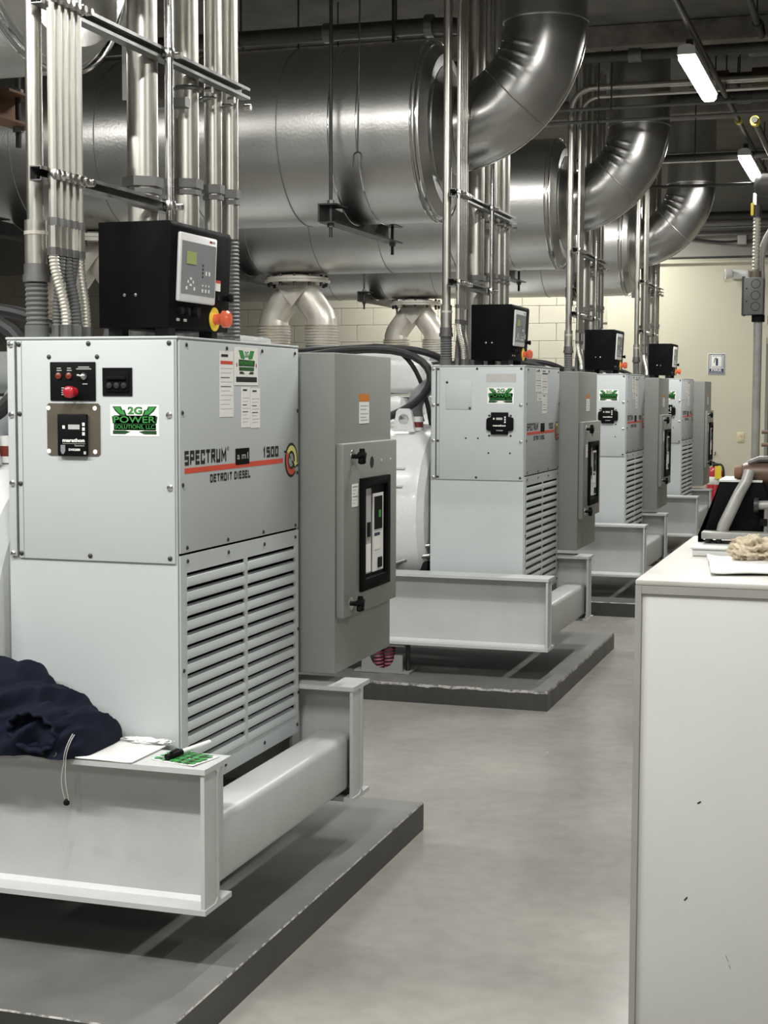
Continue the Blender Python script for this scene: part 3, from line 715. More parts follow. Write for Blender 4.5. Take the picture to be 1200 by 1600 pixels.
def front_items_other(g, k):
    y = -.006
    sticker(g, -.204, -.060, 1.546, 1.632)
    pts = [(-.182,1.500),(-.088,1.500),(-.088,1.478),(-.062,1.472),(-.059,1.465),(-.059,1.410),(-.065,1.403),(-.088,1.400),(-.088,1.382),(-.182,1.382),(-.182,1.400),(-.201,1.403),(-.207,1.410),(-.207,1.462),(-.200,1.470),(-.182,1.474)]
    vr = MB().prism([(a,y,b) for a,b in pts], (0,-.012,0)).build('voltage_regulator', 'black_plastic', g, bevel=.002)
    q = y-.0122
    plate_y(MB(), q, -.152, -.118, 1.460, 1.472, .0005).build('regulator_display', 'label_grey', vr)
    for x, z in ((-.165,1.466),(-.104,1.474),(-.104,1.461),(-.104,1.448)): plate_y(MB(), q, x-.004, x+.004, z-.0045, z+.0045, .0006).build('regulator_key', 'white_plastic', vr)
    text(MB(), 'marathon', (-.170,q-.0004,1.425), (.070,0,0), (0,0,.010), bold=.04).build('maker_lettering', 'white_label', vr, smooth=False)
    text(MB(), 'DVR2000', (-.150,q-.0004,1.400), (.035,0,0), (0,0,.0065), bold=.03).build('type_lettering', 'label_grey', vr, smooth=False)
    for x, z in ((-.193,1.375),(-.075,1.375),(-.193,1.482),(-.075,1.482)): MB().lathe([(0,.006),(.001,.006),(.0012,0)], (x,y,z), (0,-1,0), 10).build('plate_hole', 'dark_steel', g)
    for x, z in ((-.196,1.282),(-.078,1.282),(-.322,1.36),(-.255,1.36)): MB().lathe([(0,.005),(.001,.005),(.0012,0)], (x,y,z), (0,-1,0), 10).build('door_hole', 'dark_steel', g)
    if k == 1:
        cp = MB().box(-.436,-.292,y-.0025,y,1.514,1.671).build('blanking_plate', 'cabinet_paint', g, bevel=.001)
        for x, z in ((-.428,1.660),(-.300,1.522)): link('screw', SCREW, cp, (x,y-.002,z))
        plate_y(MB(), y, -.212, -.048, 1.660, 1.705, .0004).build('worn_label', 'label_grey', g)

GLAB = ['nearest grey diesel generator set with navy jacket on its skid', 'second grey diesel generator set, blank plate on its door',
        'third grey diesel generator set along the aisle', 'farthest grey diesel generator set before the cream wall']
def make_generators():
    base = generator_common()
    copies = [base]
    for k in range(1,4): copies.append(copy_tree(base, (0,S[k],0)))
    for k, g in enumerate(copies):
        g['label'] = GLAB[k]
        loc = g.location.copy()
        g.location = base.location if k == 0 else (loc-Vector((0,S[k],0)))   # build local parts in first-set coordinates
        if k == 0: front_items_first(g)
        else: front_items_other(g, k)
        side_labels(g, k)
        g.location = loc
make_generators()

# spring isolators under the skids
def isolator():
    t = thing('spring_isolator', (-.715,-.17,.1017), 'x', 'spring isolator', 'spring isolators under the skids')
    MB().box(-.87,-.56,-.25,-.09,.1017,.112).build('base_plate', 'enclosure_paint', t)
    # housing plate with a round cut-out showing the springs
    n = 20; cx, cz, r = -.715, .200, .060
    out = [(-.83,.112),(-.60,.112),(-.60,.200),(-.625,.232),(-.805,.232),(-.83,.200)]
    bm = bmesh.new(); me = bpy.data.meshes.new('housing')
    pr = [(-.83,.112),(-.60,.112),(-.60,.20),(-.645,.20)]
    arcp = [(cx+.07*math.cos(a), .20+.075*math.sin(a)) for a in [-PI*i/12 for i in range(1,12)]]
    poly = pr+arcp+[(-.785,.20),(-.83,.20)]
    MB().prism([(a,-.245,b) for a,b in poly], (0,.012,0)).build('housing', 'enclosure_paint', t)
    MB().box(-.84,-.59,-.24,-.10,.245,.263).build('top_plate', 'enclosure_paint', t)
    MB().cyl((-.585,-.19,.112),(-.585,-.19,.25),.012,n=10).build('stud', 'dark_steel', t)
    for x in (-.750,-.688):
        P = [(x+.026*math.cos(a), -.185+.026*math.sin(a), .112+.132*a/(2*PI*7)) for a in [2*PI*7*i/98 for i in range(99)]]
        MB().tube(P, .006, 6).build('spring', 'pink', t)
    return t
iso = isolator()
ILAB = ['spring isolator below the nearest generator, left of the picture', 'grey spring isolator with pink springs under second generator skid', 'spring isolator hidden under third generator skid', 'spring isolator hidden under farthest generator skid']
for k in range(4):
    c = iso if k == 0 else copy_tree(iso, (0,S[k],0))
    c['label'] = ILAB[k]

# ================================================================ control boxes on the cabinets
def control_box():
    t = thing('control_box', (-.245,.46,1.751), 'x', 'control box', 'black control boxes on the cabinets')
    x0, x1, y0, y1, z0, z1 = -.362, -.128, .24, .665, 1.785, 2.088
    # right face leans slightly, its top overhanging
    P = [(x0,z0),(x1-.014,z0),(x1,z1-.012),(x1-.006,z1),(x0,z1)]
    MB().prism([(a,y0,b) for a,b in P], (0,y1-y0,0)).build('casing', 'black_powder', t, bevel=.004)
    for x in (-.33,-.18):
        for y in (.30,.60): MB().box(x-.022,x+.022,y-.02,y+.02,1.7516,1.786).build('foot', 'black_rubber', t)
    for x in (-.278,-.243): MB().lathe([(0,.0055),(.002,.005),(.003,0)], (x,y0,1.878), (0,-1,0), 10).build('rivet', 'bright_steel', t)
    fx = lambda z: x1-.014+.014*(z-z0)/(z1-z0)+.0006
    def slab(nm, mt, ya, yb, za, zb, d0, d1, par, bev=0):
        m = MB(); vs = []
        for d in (d0,d1):
            for (y,z) in ((ya,za),(yb,za),(yb,zb),(ya,zb)): vs.append((fx(z)+d,y,z))
        m.add(vs, [(0,3,2,1),(4,5,6,7),(0,1,5,4),(1,2,6,5),(2,3,7,6),(3,0,4,7)])
        return m.build(nm, mt, par, bevel=bev)
    fp = slab('controller', 'white_plastic', .278, .535, 1.862, 2.060, 0, .012, t, .006)
    slab('keypad', 'grey_face', .288, .524, 1.885, 2.036, .012, .0128, fp)
    slab('display', 'lcd_green', .322, .384, 1.972, 2.008, .0128, .0145, fp)
    slab('maker_flag', 'red_plastic', .478, .492, 2.043, 2.050, .012, .0126, fp); slab('maker_print', 'label_grey', .494, .516, 2.043, 2.050, .012, .0126, fp)
    for y, z, w, h in ((.352,1.930,.012,.007),(.352,1.912,.012,.007),(.335,1.921,.007,.008),(.369,1.921,.007,.008),(.325,1.902,.009,.010),(.378,1.902,.009,.010),(.435,1.900,.008,.010),(.458,1.900,.008,.010),(.480,1.900,.008,.010),(.458,1.952,.009,.012),(.480,1.952,.009,.012)):
        slab('key', 'white_plastic', y-w/2, y+w/2, z-h/2, z+h/2, .0128, .0138, fp)
    for i in range(4): slab('status_led', 'ink', .430, .438, 1.938+.011*i, 1.944+.011*i, .0128, .0136, fp)
    for i in range(3): slab('status_led', 'white_label', .433+.022*i, .438+.022*i, 1.913, 1.918, .0128, .0136, fp)
    lb = slab('side_label', 'white_label', .556, .592, 1.908, 1.940, 0, .0008, t); slab('label_band', 'red_paint', .556, .592, 1.932, 1.940, .0008, .0012, lb)
    for i, y in enumerate((.300,.345,.410)):
        s = MB().cyl((fx(1.835),y,1.835),(fx(1.835)+.016,y,1.835),.015 if i == 2 else .011,n=14).build('selector_switch', 'black_plastic', t)
    for y in (.292,.340): slab('switch_print', 'label_grey', y, y+.022, 1.806, 1.814, 0, .0004, t)
    st = MB().lathe([(0,.036),(.003,.036),(.004,0)], (fx(1.822),.555,1.822), (1,0,0), 24).build('stop_ring', 'yellow', t)
    MB().lathe([(0,.017),(.020,.017),(.024,.020),(.028,.026),(.044,.026),(.050,.020),(.051,0)], (fx(1.822)+.003,.555,1.822), (1,0,0), 22).build('stop_button', 'red_orange', t)
    MB().lathe([(0,.009),(.012,.009),(.020,.014),(.026,.012),(.027,0)], (fx(1.89)-.002,.632,1.890), (1,0,0), 14).build('key_knob', 'black_plastic', t)
    slab('key_plate', 'bright_steel', .575, .590, 1.880, 1.895, 0, .002, t)
    return t
cb = control_box()
CLAB = ['large black control box with grey keypad on nearest cabinet', 'black control box on the second cabinet, red stop button showing', 'small black control box on top of the third cabinet', 'smallest black control box on top of the farthest cabinet']
for k in range(4):
    c = cb if k == 0 else copy_tree(cb, (0,S[k],0))
    c['label'] = CLAB[k]

# ================================================================ conduits above the cabinets
ZC = 4.22
def flex(P, r, n=12, pitch=.011, amp=.12):
    """corrugated hose along a path"""
    P = [Vector(p) for p in P]; pts = []; rad = []
    L = [0]
    for i in range(1,len(P)): L.append(L[-1]+(P[i]-P[i-1]).length)
    tot = L[-1]; m = int(tot/pitch)*4
    j = 0
    for i in range(m+1):
        s = tot*i/m
        while j < len(L)-2 and L[j+1] < s: j += 1
        t = (s-L[j])/max(1e-9, L[j+1]-L[j]); pts.append(P[j].lerp(P[j+1], t))
        rad.append(r*(1+amp*(1,.3,-.6,.3)[i%4]))
    return MB().tube(pts, rad, n)
def bez(a, b, c, d, n=16):
    a,b,c,d = map(Vector,(a,b,c,d)); return [a*(1-t)**3+b*3*t*(1-t)**2+c*3*t*t*(1-t)+d*t**3 for t in [i/n for i in range(n+1)]]
def hexnut(x, y, z, r, h): return MB().cyl((x,y,z),(x,y,z+h),r,n=6)
def bent(x, y, z0, zb, xe, R=.16):
    return [(x,y,z0),(x,y,zb-R)]+arc((x+R,y,zb-R), R, PI, PI/2, 8, (1,0,0), (0,0,1))[1:]+[(xe,y,zb)]
COND = {'flexn':[]}
WHO = ['nearest', 'second', 'third', 'farthest']
def conduit_group(k):
    dy = S[k]; who = WHO[k]
    parts = []
    def T(nm, x, y, lab, cat='conduit'):
        return thing(nm, (x,y+dy,1.751), lab, cat, 'conduits rising from the cabinets')
    class D:   # shifts a builder to this generator
        pass
    def sh(mb):
        mb.v = [(a,b+dy,c) for a,b,c in mb.v]; return mb
    # large conduit at the front corner, bends over the aisle under the slab
    x, y = -.450, .045
    t = T('bent_conduit', x, y, 'thick steel conduit at front corner of %s generator, ribbed at its foot' % who)
    sh(MB().tube(bent(x,y,2.06,3.857,5.4), .0235, 14)).build('pipe', 'conduit_steel', t)
    sh(MB().cyl((x,y,1.955),(x,y,2.075),.031)).build('coupling', 'conduit_steel', t)
    sh(MB().cyl((x,y,2.035),(x,y,2.045),.033)).build('collar', 'flange_metal', t)
    sh(MB().cyl((x,y,1.915),(x,y,1.955),.034)).build('lock_ring', 'conduit_fitting', t)
    sh(MB().cyl((x,y,1.905),(x,y,1.925),.038)).build('lock_ring', 'conduit_fitting', t)
    sh(flex([(x+.002,y,1.775),(x,y,1.91)], .030, 14, .0135, .09)).build('flexible_hose', 'flex_grey', t)
    sh(MB().cyl((x,y,1.7516),(x,y,1.785),.034)).build('foot_fitting', 'flex_grey', t)
    # bundle of thin conduits
    ys = (.012,.048,.083,.118,.155); xb = -.375
    for i, yy in enumerate(ys):
        t = T('thin_conduit', xb, yy, 'thin steel conduit, %s of five in the bundle on %s generator' % (('first','second','third','fourth','last')[i], who))
        zt = ZC if i else 3.783
        P = bent(xb,yy,2.05,3.783,5.4,.14) if i == 0 else [(xb,yy,2.05),(xb,yy,ZC)]
        sh(MB().tube(P, .0125, 10)).build('pipe', 'conduit_steel', t)
        sh(hexnut(xb,yy,2.055,.0172,.022)).build('hex_nut', 'conduit_fitting', t)
        sh(MB().cyl((xb,yy,1.995),(xb,yy,2.056),.0160,n=8)).build('coupling', 'conduit_steel' if i != 3 else 'flange_metal', t)
        sh(MB().cyl((xb,yy,1.975),(xb,yy,1.996),.0175,n=8)).build('lock_ring', 'conduit_fitting', t)
        foot = [(.024,-.345),(.050,-.388),(.088,-.348),(.118,-.395),(.166,-.362)][i]
        sh(flex(bez((xb,yy,1.978),(xb,yy,1.90),(foot[1],foot[0],1.88),(foot[1],foot[0],1.775)), .0135, 10, .0095, .14)).build('flexible_hose', 'flex_steel' if i in (0,4) else 'flex_grey', t)
        sh(MB().cyl((foot[1],foot[0],1.7516),(foot[1],foot[0],1.785),.017,n=10)).build('foot_fitting', 'conduit_fitting', t)
    # heavy conduits behind the strut
    for i, (px, py, r, zc) in enumerate(((-.473,.750,.050,2.255),(-.470,1.068,.044,2.290),(-.455,1.258,.031,2.296),(-.455,1.403,.031,2.296))):
        t = T('heavy_conduit', px, py, 'heavy steel conduit behind the strut of %s generator, %s from the left' % (who, ('first','second','third','fourth')[i]))
        sh(MB().cyl((px,py,zc+.015),(px,py,ZC),r,n=20)).build('pipe', 'conduit_steel', t)
        sh(hexnut(px,py,zc,r*1.32,.030)).build('hex_coupling', 'conduit_fitting', t)
        sh(hexnut(px,py,zc-.022,r*1.2,.016)).build('hex_coupling', 'conduit_fitting', t)
        if i == 3:
            sh(MB().cyl((px,py,2.15),(px,py,zc),r*.98,n=20)).build('pipe', 'conduit_steel', t)
            sh(flex([(px+.004,py,1.79),(px,py,2.15)], r*1.0, 14, .0135, .09)).build('flexible_hose', 'flex_grey', t)
        else:
            sh(MB().cyl((px,py,1.79),(px,py,zc),r*.98,n=20)).build('pipe', 'conduit_steel', t)
        bz = 1.7516 if py < .9 else 1.7316
        sh(MB().cyl((px,py,bz),(px,py,1.80),r*1.15,n=16)).build('foot_fitting', 'conduit_fitting', t)
    # upright strut pipe, struts, clamps
    t = T('strut_post', -.372, .735, 'slim upright pipe clamped to both struts on %s generator' % who, 'pipe')
    sh(MB().cyl((-.372,.735,1.7516),(-.372,.735,ZC),.0135,n=12)).build('pipe', 'bright_steel', t)
    for nm, ya, yb, z in (('upper',-.02,1.425,2.668),('lower',-.035,.80,2.193)):
        t = thing('strut_channel', (-.402,ya+dy,z), '%s slotted steel strut channel across conduits of %s generator' % (nm, who), 'strut', 'strut channels holding the conduits')
        w, h = .018, .020; xo = -.402
        pr = [(-w,-h),(w,-h),(w,-h+.010),(w-.003,-h+.010),(w-.003,-h+.003),(-w+.003,-h+.003),(-w+.003,h-.003),(w-.003,h-.003),(w-.003,h-.010),(w,h-.010),(w,h),(-w,h)]
        sh(MB().prism([(xo+a,ya,z+b) for a,b in pr], (0,yb-ya,0))).build('channel', 'strut_steel', t)
        n = int((yb-ya)/.05)
        for i in range(n):
            yy = ya+.03+.05*i
            sh(MB().box(xo-w+.003,xo-w+.0036,yy,yy+.026,z-.014,z-.002)).build('slot', 'bright_steel', t)  # bright plates paint in the light showing through the slots
        for yy in [.735]+list(ys[1:])+[.02]:
            rr = .0135 if yy == .735 else .0125
            cm = MB().tube(arc((-.373,yy,z), rr+.003, 0, 2*PI, 14, (1,0,0), (0,1,0))[:-1], .0062, 6, closed=True)
            cm.v = [(a,b,z+(c-z)*2.6) for a,b,c in cm.v]
            sh(cm).build('pipe_clamp', 'bright_steel', t)
            sh(MB().cyl((-.360,yy+.024,z-.003),(-.338,yy+.024,z-.003),.010,n=8)).build('clamp_bolt', 'bright_steel', t)
        if nm == 'upper':
            for py, r in ((1.068,.044),(1.258,.031),(1.403,.031)):
                sh(MB().tube(arc((-.465,py,z-.045), r+.002, 0, 2*PI, 18, (1,0,0), (0,1,0))[:-1], .007, 6, closed=True)).build('pipe_clamp', 'strut_steel', t)
                sh(MB().cyl((-.41,py+.03,z-.045),(-.385,py+.03,z-.045),.012,n=8)).build('clamp_bolt', 'bright_steel', t)
    t = thing('hanger_channel', (-.61,.95+dy,2.55), 'flat grey steel channel hung beside first heavy conduit of %s generator' % who, 'channel', 'channels hung from the ceiling')
    sh(MB().box(-.645,-.592,.945,.953,2.575,ZC)).build('channel_web', 'skid_paint', t)
    sh(MB().box(-.592,-.586,.945,.995,2.575,ZC)).build('channel_flange', 'strut_steel', t)
    sh(MB().box(-.592,-.42,.955,.995,2.545,2.575)).build('channel_arm', 'strut_steel', t)
for k in range(4): conduit_group(k)

# ================================================================ exhaust silencers
SY, SZ, SR = .41, 3.06, .497
def silencer():
    t = thing('exhaust_silencer', (-2.6,SY,SZ-SR), 'x', 'silencer', 'horizontal exhaust silencers')
    prof = [(0,.24),(.002,.42),(.04,.47),(.07,SR-.012),(.075,SR),(4.3,SR),(4.4,.40),(4.41,.2)]
    MB().lathe(prof, (-.545,SY,SZ), (-1,0,0), 72).build('shell', 'jacketing', t, ang=25)
    for x, w, h in ((-.592,.018,.006),(-.622,.012,.004),(-.925,.014,.004),(-1.085,.012,.004),(-1.385,.010,.0035),(-1.95,.010,.0035),(-2.50,.010,.0035),(-3.05,.010,.0035),(-3.6,.01,.0035),(-4.2,.01,.0035)):
        MB().tube([(x,SY+(SR+.001)*math.cos(a),SZ+(SR+.001)*math.sin(a)) for a in [2*PI*i/96 for i in range(96)]], h, 6, closed=True).build('band', 'band_steel' if h > .0036 else 'grey_pipe', t)
    # outlet collar and elbow up through the roof
    MB().lathe([(0,.36),(.02,.36),(.03,.30),(.06,.245),(.10,.235),(.101,.1)], (-.562,SY,SZ), (1,0,0), 48).build('outlet_collar', 'jacketing', t)
    R = .57; r = .226; n = 110; m = 64; vs = []; fs = []
    for i in range(n+1):
        a = -PI/2+(PI/2)*i/n            # from horizontal to vertical
        c = Vector((-.57+R*math.cos(a)*1.0, 0, SZ+R+R*math.sin(a)))
        rad = Vector((math.cos(a),0,math.sin(a)))
        for q in range(m):
            b = 2*PI*q/m
            rr = r
            # puckers on the inside of the bend, facing the aisle side
            u = i/n; w = min(1, max(0, 1-abs(((b-PI*1.28+PI)%(2*PI))-PI)/1.0)); w = w*w*(3-2*w)
            if .56 < u < .88:
                rr += .010*max(0, math.sin((u-.56)/.32*PI*9+1.5*math.sin(b)))**3*w*math.sin((u-.56)/.32*PI)
            rr += .003*noise.noise(Vector((i*.07, q*.12, 1)))
            p = c+rad*(rr*math.cos(b))+Vector((0,1,0))*(rr*math.sin(b))
            vs.append((p.x, SY+p.y, p.z))
    for i in range(n):
        for q in range(m):
            l = (q+1)%m; fs.append((i*m+q,i*m+l,(i+1)*m+l,(i+1)*m+q))
    el = MB().add(vs, fs).build('elbow', 'elbow_metal', t, ang=60)
    for u in (.5,):
        a = -PI/2+PI/2*u; c = Vector((-.57+R*math.cos(a),SY,SZ+R+R*math.sin(a))); rad = Vector((math.cos(a),0,math.sin(a)))
        MB().tube([c+rad*((r+.0015)*math.cos(b))+Vector((0,1,0))*((r+.0015)*math.sin(b)) for b in [2*PI*i/64 for i in range(64)]], .004, 6, closed=True).build('elbow_seam', 'grey_pipe', el)
    # raised standing seam along the back of the bend
    MB().tube([(-.57+(R+r+.002)*math.cos(a),SY+.02,SZ+R+(R+r+.002)*math.sin(a)) for a in [-PI/2+PI/2*i/30 for i in range(31)]], .0045, 6).build('elbow_seam', 'band_steel', el)
    MB().lathe([(0,r+.008),(.012,r+.010),(.03,r+.002),(.6,r+.002),(.601,r-.02)], (0,SY,SZ+R-.012), (0,0,1), 56).build('stack', 'jacketing', t)
    MB().lathe([(0,.235),(.05,.235),(.051,.2)], (-.60,SY,SZ), (1,0,0), 40).build('elbow_cuff', 'band_steel', t)
    return t
sl = silencer()
SLAB = ['round end of the nearest silencer, high in the top left corner', 'largest silvery exhaust silencer with elbow rising at its right end', 'second silvery silencer and elbow, right of the large one', 'farthest silvery silencer and elbow near the lamps']
for k in range(4):
    c = sl if k == 0 else copy_tree(sl, (0,S[k],0))
    c['label'] = SLAB[k]
def hanger():
    t = thing('silencer_hanger', (-1.05,.41,2.53), 'x', 'hanger', 'hangers carrying the silencers')
    MB().prism([(-1.10,-.20,2.615),(-1.00,-.20,2.615),(-1.00,-.20,2.607),(-1.092,-.20,2.607),(-1.092,-.20,2.515),(-1.10,-.20,2.515)], (0,1.22,0))
    # angle iron, web hollowed by the saddle
    n = 16; top = [(-.20,2.618)]+[(SY+.56*math.cos(a), SZ-.512*abs(math.sin(a))-.0) for a in [PI+PI*.24+PI*.52*i/n for i in range(n+1)]]+[(1.02,2.618)]
    top = [(-.20,2.612),(-.02,2.612)]+[(SY+.43*(2*i/n-1), SZ-math.sqrt(max(.01,.50**2-(.43*(2*i/n-1))**2))-.004) for i in range(n+1) if SZ-math.sqrt(max(.01,.50**2-(.43*(2*i/n-1))**2)) < 2.612]+[(.84,2.612),(1.02,2.612)]
    poly = [(-.20,2.515),(1.02,2.515)]+top[::-1]
    MB().prism([(-1.100,a,b) for a,b in poly], (.010,0,0)).build('saddle_plate', 'dark_steel', t)
    for ya, yb in ((-.20,.0),(.82,1.02)): MB().box(-1.09,-1.0,ya,yb,2.604,2.612).build('seat_flange', 'dark_steel', t)
    MB().box(-1.09,-1.0,-.20,1.02,2.507,2.515).build('bottom_flange', 'dark_steel', t)
    for y in (-.155,.945):
        MB().cyl((-1.042,y,2.435),(-1.042,y,ZC),.010,n=8).build('threaded_rod', 'dark_steel', t)
        MB().cyl((-1.042,y,2.612),(-1.042,y,2.632),.019,n=6).build('nut', 'conduit_fitting', t)
        MB().cyl((-1.042,y,2.487),(-1.042,y,2.507),.019,n=6).build('nut', 'conduit_fitting', t)
    return t
hg = hanger()
HLAB = ['saddle hanger under the nearest silencer, top left corner', 'black steel saddle hanger with rods under the largest silencer', 'saddle hanger under the second silencer, seen below the large one', 'saddle hanger under the farthest silencer']
for k in range(4):
    c = hg if k == 0 else copy_tree(hg, (0,S[k],0)); c['label'] = HLAB[k]
def hanger2(k):
    return copy_tree(hg, (-2.1,S[k],0))
for k in range(1,4):
    c = hanger2(k); c['label'] = ['', 'left saddle hanger under the largest silencer', 'left saddle hanger beside the big exhaust flange', 'left saddle hanger beside the smaller exhaust flange'][k]
# the nearest hanger has gone rusty
for o in kids(hg):
    if 'rod' not in o.name and 'nut' not in o.name:
        o.material_slots[0].link = 'OBJECT'; o.material_slots[0].material = MATS['rusty']
# exhaust wyes
def wye():
    cx = -2.77
    t = thing('exhaust_wye', (cx,SY,1.985), 'x', 'exhaust pipe', 'forked exhaust pipes below the silencers')
    MB().lathe([(0,.12),(.001,.265),(.022,.268),(.023,.12)], (cx,SY,2.492), (0,0,1), 40).build('flange', 'flange_metal', t)
    MB().lathe([(0,.12),(.001,.25),(.020,.252),(.021,.2),(.034,.17),(.044,.10)], (cx,SY,2.517), (0,0,1), 40).build('flange', 'flange_metal', t)
    for i in range(12):
        a = 2*PI*(i+.5)/12
        MB().cyl((cx+.235*math.cos(a),SY+.235*math.sin(a),2.462),(cx+.235*math.cos(a),SY+.235*math.sin(a),2.555),.013,n=6).build('bolt', 'dark_steel', t)
    for s in (-1,1):
        P = [(cx-s*.02,SY,2.50),(cx+s*.05,SY,2.43),(cx+s*.175,SY,2.265),(cx+s*.20,SY,2.225),(cx+s*.21,SY,2.19),(cx+s*.21,SY,2.145)]
        MB().tube(P, [.115,.115,.115,.118,.122,.124], 28).build('leg', 'flange_metal', t, ang=15)
        flex([(cx+s*.21,SY,1.985),(cx+s*.21,SY,2.150)], .133, 28, .021, .085).build('bellows', 'flange_metal', t)
    MB().prism([(cx-.14,SY-.132,2.47),(cx,SY-.132,2.30),(cx+.14,SY-.132,2.47)], (0,.008,0)).build('gusset', 'flange_metal', t)
    return t
wy = wye()
WLAB = ['', 'forked exhaust pipe behind the thin conduits at the left', 'larger forked exhaust pipe with round flange and ribbed bellows', 'smaller forked exhaust pipe left of second generator conduits']
for k in range(1,4):
    c = copy_tree(wy, (0,S[k],0)); c['label'] = WLAB[k]
for o in [wy]+kids(wy): bpy.data.objects.remove(o)

# ================================================================ pipes under the ceiling
def pipe_run(name, pts, r, m, label, cat='pipe', group='pipes under the ceiling', fit=None, fm='conduit_fitting', rods=None):
    t = thing(name, pts[0], label, cat, group)
    MB().tube(pts, r, 12).build('pipe', m, t)
    for c, ax, L, k in (fit or []):
        c = Vector(c); ax = Vector(ax)
        MB().cyl(c-ax*L/2, c+ax*L/2, r*k, n=14).build('coupling', fm, t)
    for x, y, z in (rods or []):
        MB().cyl((x,y,z), (x,y,4.22), .006, n=6).build('hanger_rod', 'dark_steel', t)
        MB().tube(arc((x,y,z-r), r+.004, 0, 2*PI, 14, (1,0,0) if abs(pts[1][1]-pts[0][1]) > abs(pts[1][0]-pts[0][0]) else (0,1,0), (0,0,1))[:-1], .005, 6, closed=True).build('hanger_loop', 'dark_steel', t)
    return t
X = (1,0,0); Yv = (0,1,0)
pipe_run('ceiling_conduit', [(-6,7.42,3.648),(5.4,7.42,3.648)], .012, 'painted_conduit', 'upper of two slim conduits crossing in front of second elbow stack', 'conduit', rods=[(-.1,7.42,3.66),(2.5,7.42,3.66)])
pipe_run('ceiling_conduit', [(-6,7.46,3.565),(5.4,7.46,3.565)], .012, 'painted_conduit', 'lower of two slim conduits crossing in front of second elbow stack', 'conduit', rods=[(-.2,7.46,3.577),(2.6,7.46,3.577)])
pipe_run('ceiling_pipe', [(-6,7.2,3.962),(5.4,7.2,3.962)], .038, 'dark_pipe', 'dark pipe high under the ceiling beam, left of the nearer lamp', fit=[((.1,7.2,3.962),X,.09,1.3)], rods=[(-.5,7.2,4.0),(1.2,7.2,4.0)])
pipe_run('ceiling_pipe', [(-6,9.5,3.347),(5.4,9.5,3.347)], .013, 'dark_pipe', 'thin dark pipe crossing below the farther lamp', rods=[(.9,9.5,3.36)])
pipe_run('sprinkler_pipe', [(.30,8.7,4.05),(5.4,8.7,4.05)], .055, 'dark_pipe', 'thick dark pipe with couplings right of the nearer lamp', fit=[((.55,8.7,4.05),X,.10,1.35),((.86,8.7,4.05),X,.16,1.5),((1.2,8.7,4.05),X,.1,1.35)], fm='brown_casting', rods=[(.45,8.7,4.1),(.67,8.7,4.1),(1.05,8.7,4.1)])
pipe_run('sprinkler_pipe', [(.15,8.4,3.87),(5.4,8.4,3.87)], .042, 'dark_pipe', 'dark pipe just behind the lower end of nearer lamp', fit=[((.50,8.4,3.87),X,.09,1.4),((.74,8.4,3.87),X,.12,1.5)], fm='dark_steel', rods=[(.53,8.4,3.91),(.71,8.4,3.91)])
pipe_run('ceiling_pipe', [(-6,10.0,3.66),(5.4,10.0,3.66)], .03, 'dark_pipe', 'dark pipe passing behind the nearer lamp toward third stack', fit=[((-.3,10.0,3.66),X,.08,1.35)], rods=[(.2,10.0,3.69)])
pipe_run('lamp_conduit', [(.66,-6.5,3.775),(.66,13.4,3.775)], .02, 'dark_pipe', 'dark conduit running lengthwise above the lit strip lamps', 'conduit', fit=[((.66,8.95,3.775),Yv,.07,1.5)], fm='yellow', rods=[(.66,4.6,3.795),(.66,7.9,3.795),(.66,-2.5,3.795),(.66,1.6,3.795),(.66,11.7,3.795)])
pipe_run('lengthwise_conduit', [(.95,6.85,3.42),(.95,13.4,3.42)], .022, 'dark_pipe', 'grey lengthwise conduit at right edge beside the farther lamp', 'conduit', fit=[((.95,6.93,3.42),Yv,.07,1.45)], fm='yellow', rods=[(.95,9.6,3.442),(.95,12.0,3.442)])
pipe_run('lengthwise_conduit', [(.95,4.4,4.06),(.95,7.3,4.06),(.95,7.36,4.09),(.95,7.38,4.22)], .024, 'dark_pipe', 'grey conduit slanting in at the top right corner', 'conduit', rods=[(.95,5.8,4.088),(.95,6.9,4.084)])
pipe_run('lengthwise_conduit', [(1.09,4.4,4.06),(1.09,7.3,4.06),(1.09,7.36,4.09),(1.09,7.38,4.22)], .022, 'dark_pipe', 'grey conduit at the very top right corner', 'conduit', rods=[(1.09,5.8,4.088),(1.09,6.9,4.084)])
pipe_run('overhead_pipe', [(-6,5.6,3.875),(-.95,5.6,3.875),(-.80,5.62,3.872),(-.62,5.70,3.86),(-.52,5.82,3.84),(-.50,6.0,3.82),(-.50,7.0,3.80)], .052, 'dark_pipe', 'dark steel pipe lying along top of largest silencer', fit=[((-.93,5.6,3.875),X,.05,1.35),((-1.6,5.6,3.875),X,.05,1.2)], rods=[(-1.15,5.6,3.92),(-2.2,5.6,3.92)])
pipe_run('overhead_pipe', [(-6,5.85,3.75),(-.9,5.85,3.75)], .03, 'dark_pipe', 'dark pipe just under the one on top of largest silencer', rods=[(-1.9,5.85,3.78)])
for i, (z, r) in enumerate(((3.525,.05),(3.405,.014),(3.350,.014),(3.085,.012))):
    pipe_run('wall_pipe', [(-4,13.40,z),(5.4,13.40,z)], r, ('dark_pipe','grey_pipe','dark_pipe','dark_pipe')[i], ('thick black pipe across the top of back wall','upper thin conduit along the grey top of back wall','lower thin conduit along the grey top of back wall','thin dark conduit where the cream wall paint ends')[i], group='pipes along the back wall', rods=None)
jb = thing('junction_box', (.325,13.45,3.20), 'small grey junction box high on the back wall', 'junction box')
MB().box(.275,.375,13.40,13.535,3.215,3.32).build('box_body', 'grey_casting', jb, bevel=.006)
MB().box(.280,.370,13.395,13.401,3.22,3.315).build('cover', 'label_grey', jb, bevel=.003)
MB().tube(bez((.275,13.45,3.26),(.10,13.45,3.24),(.0,13.45,3.26),(-.6,13.45,3.36)), .012, 8).build('cable', 'black_rubber', jb)
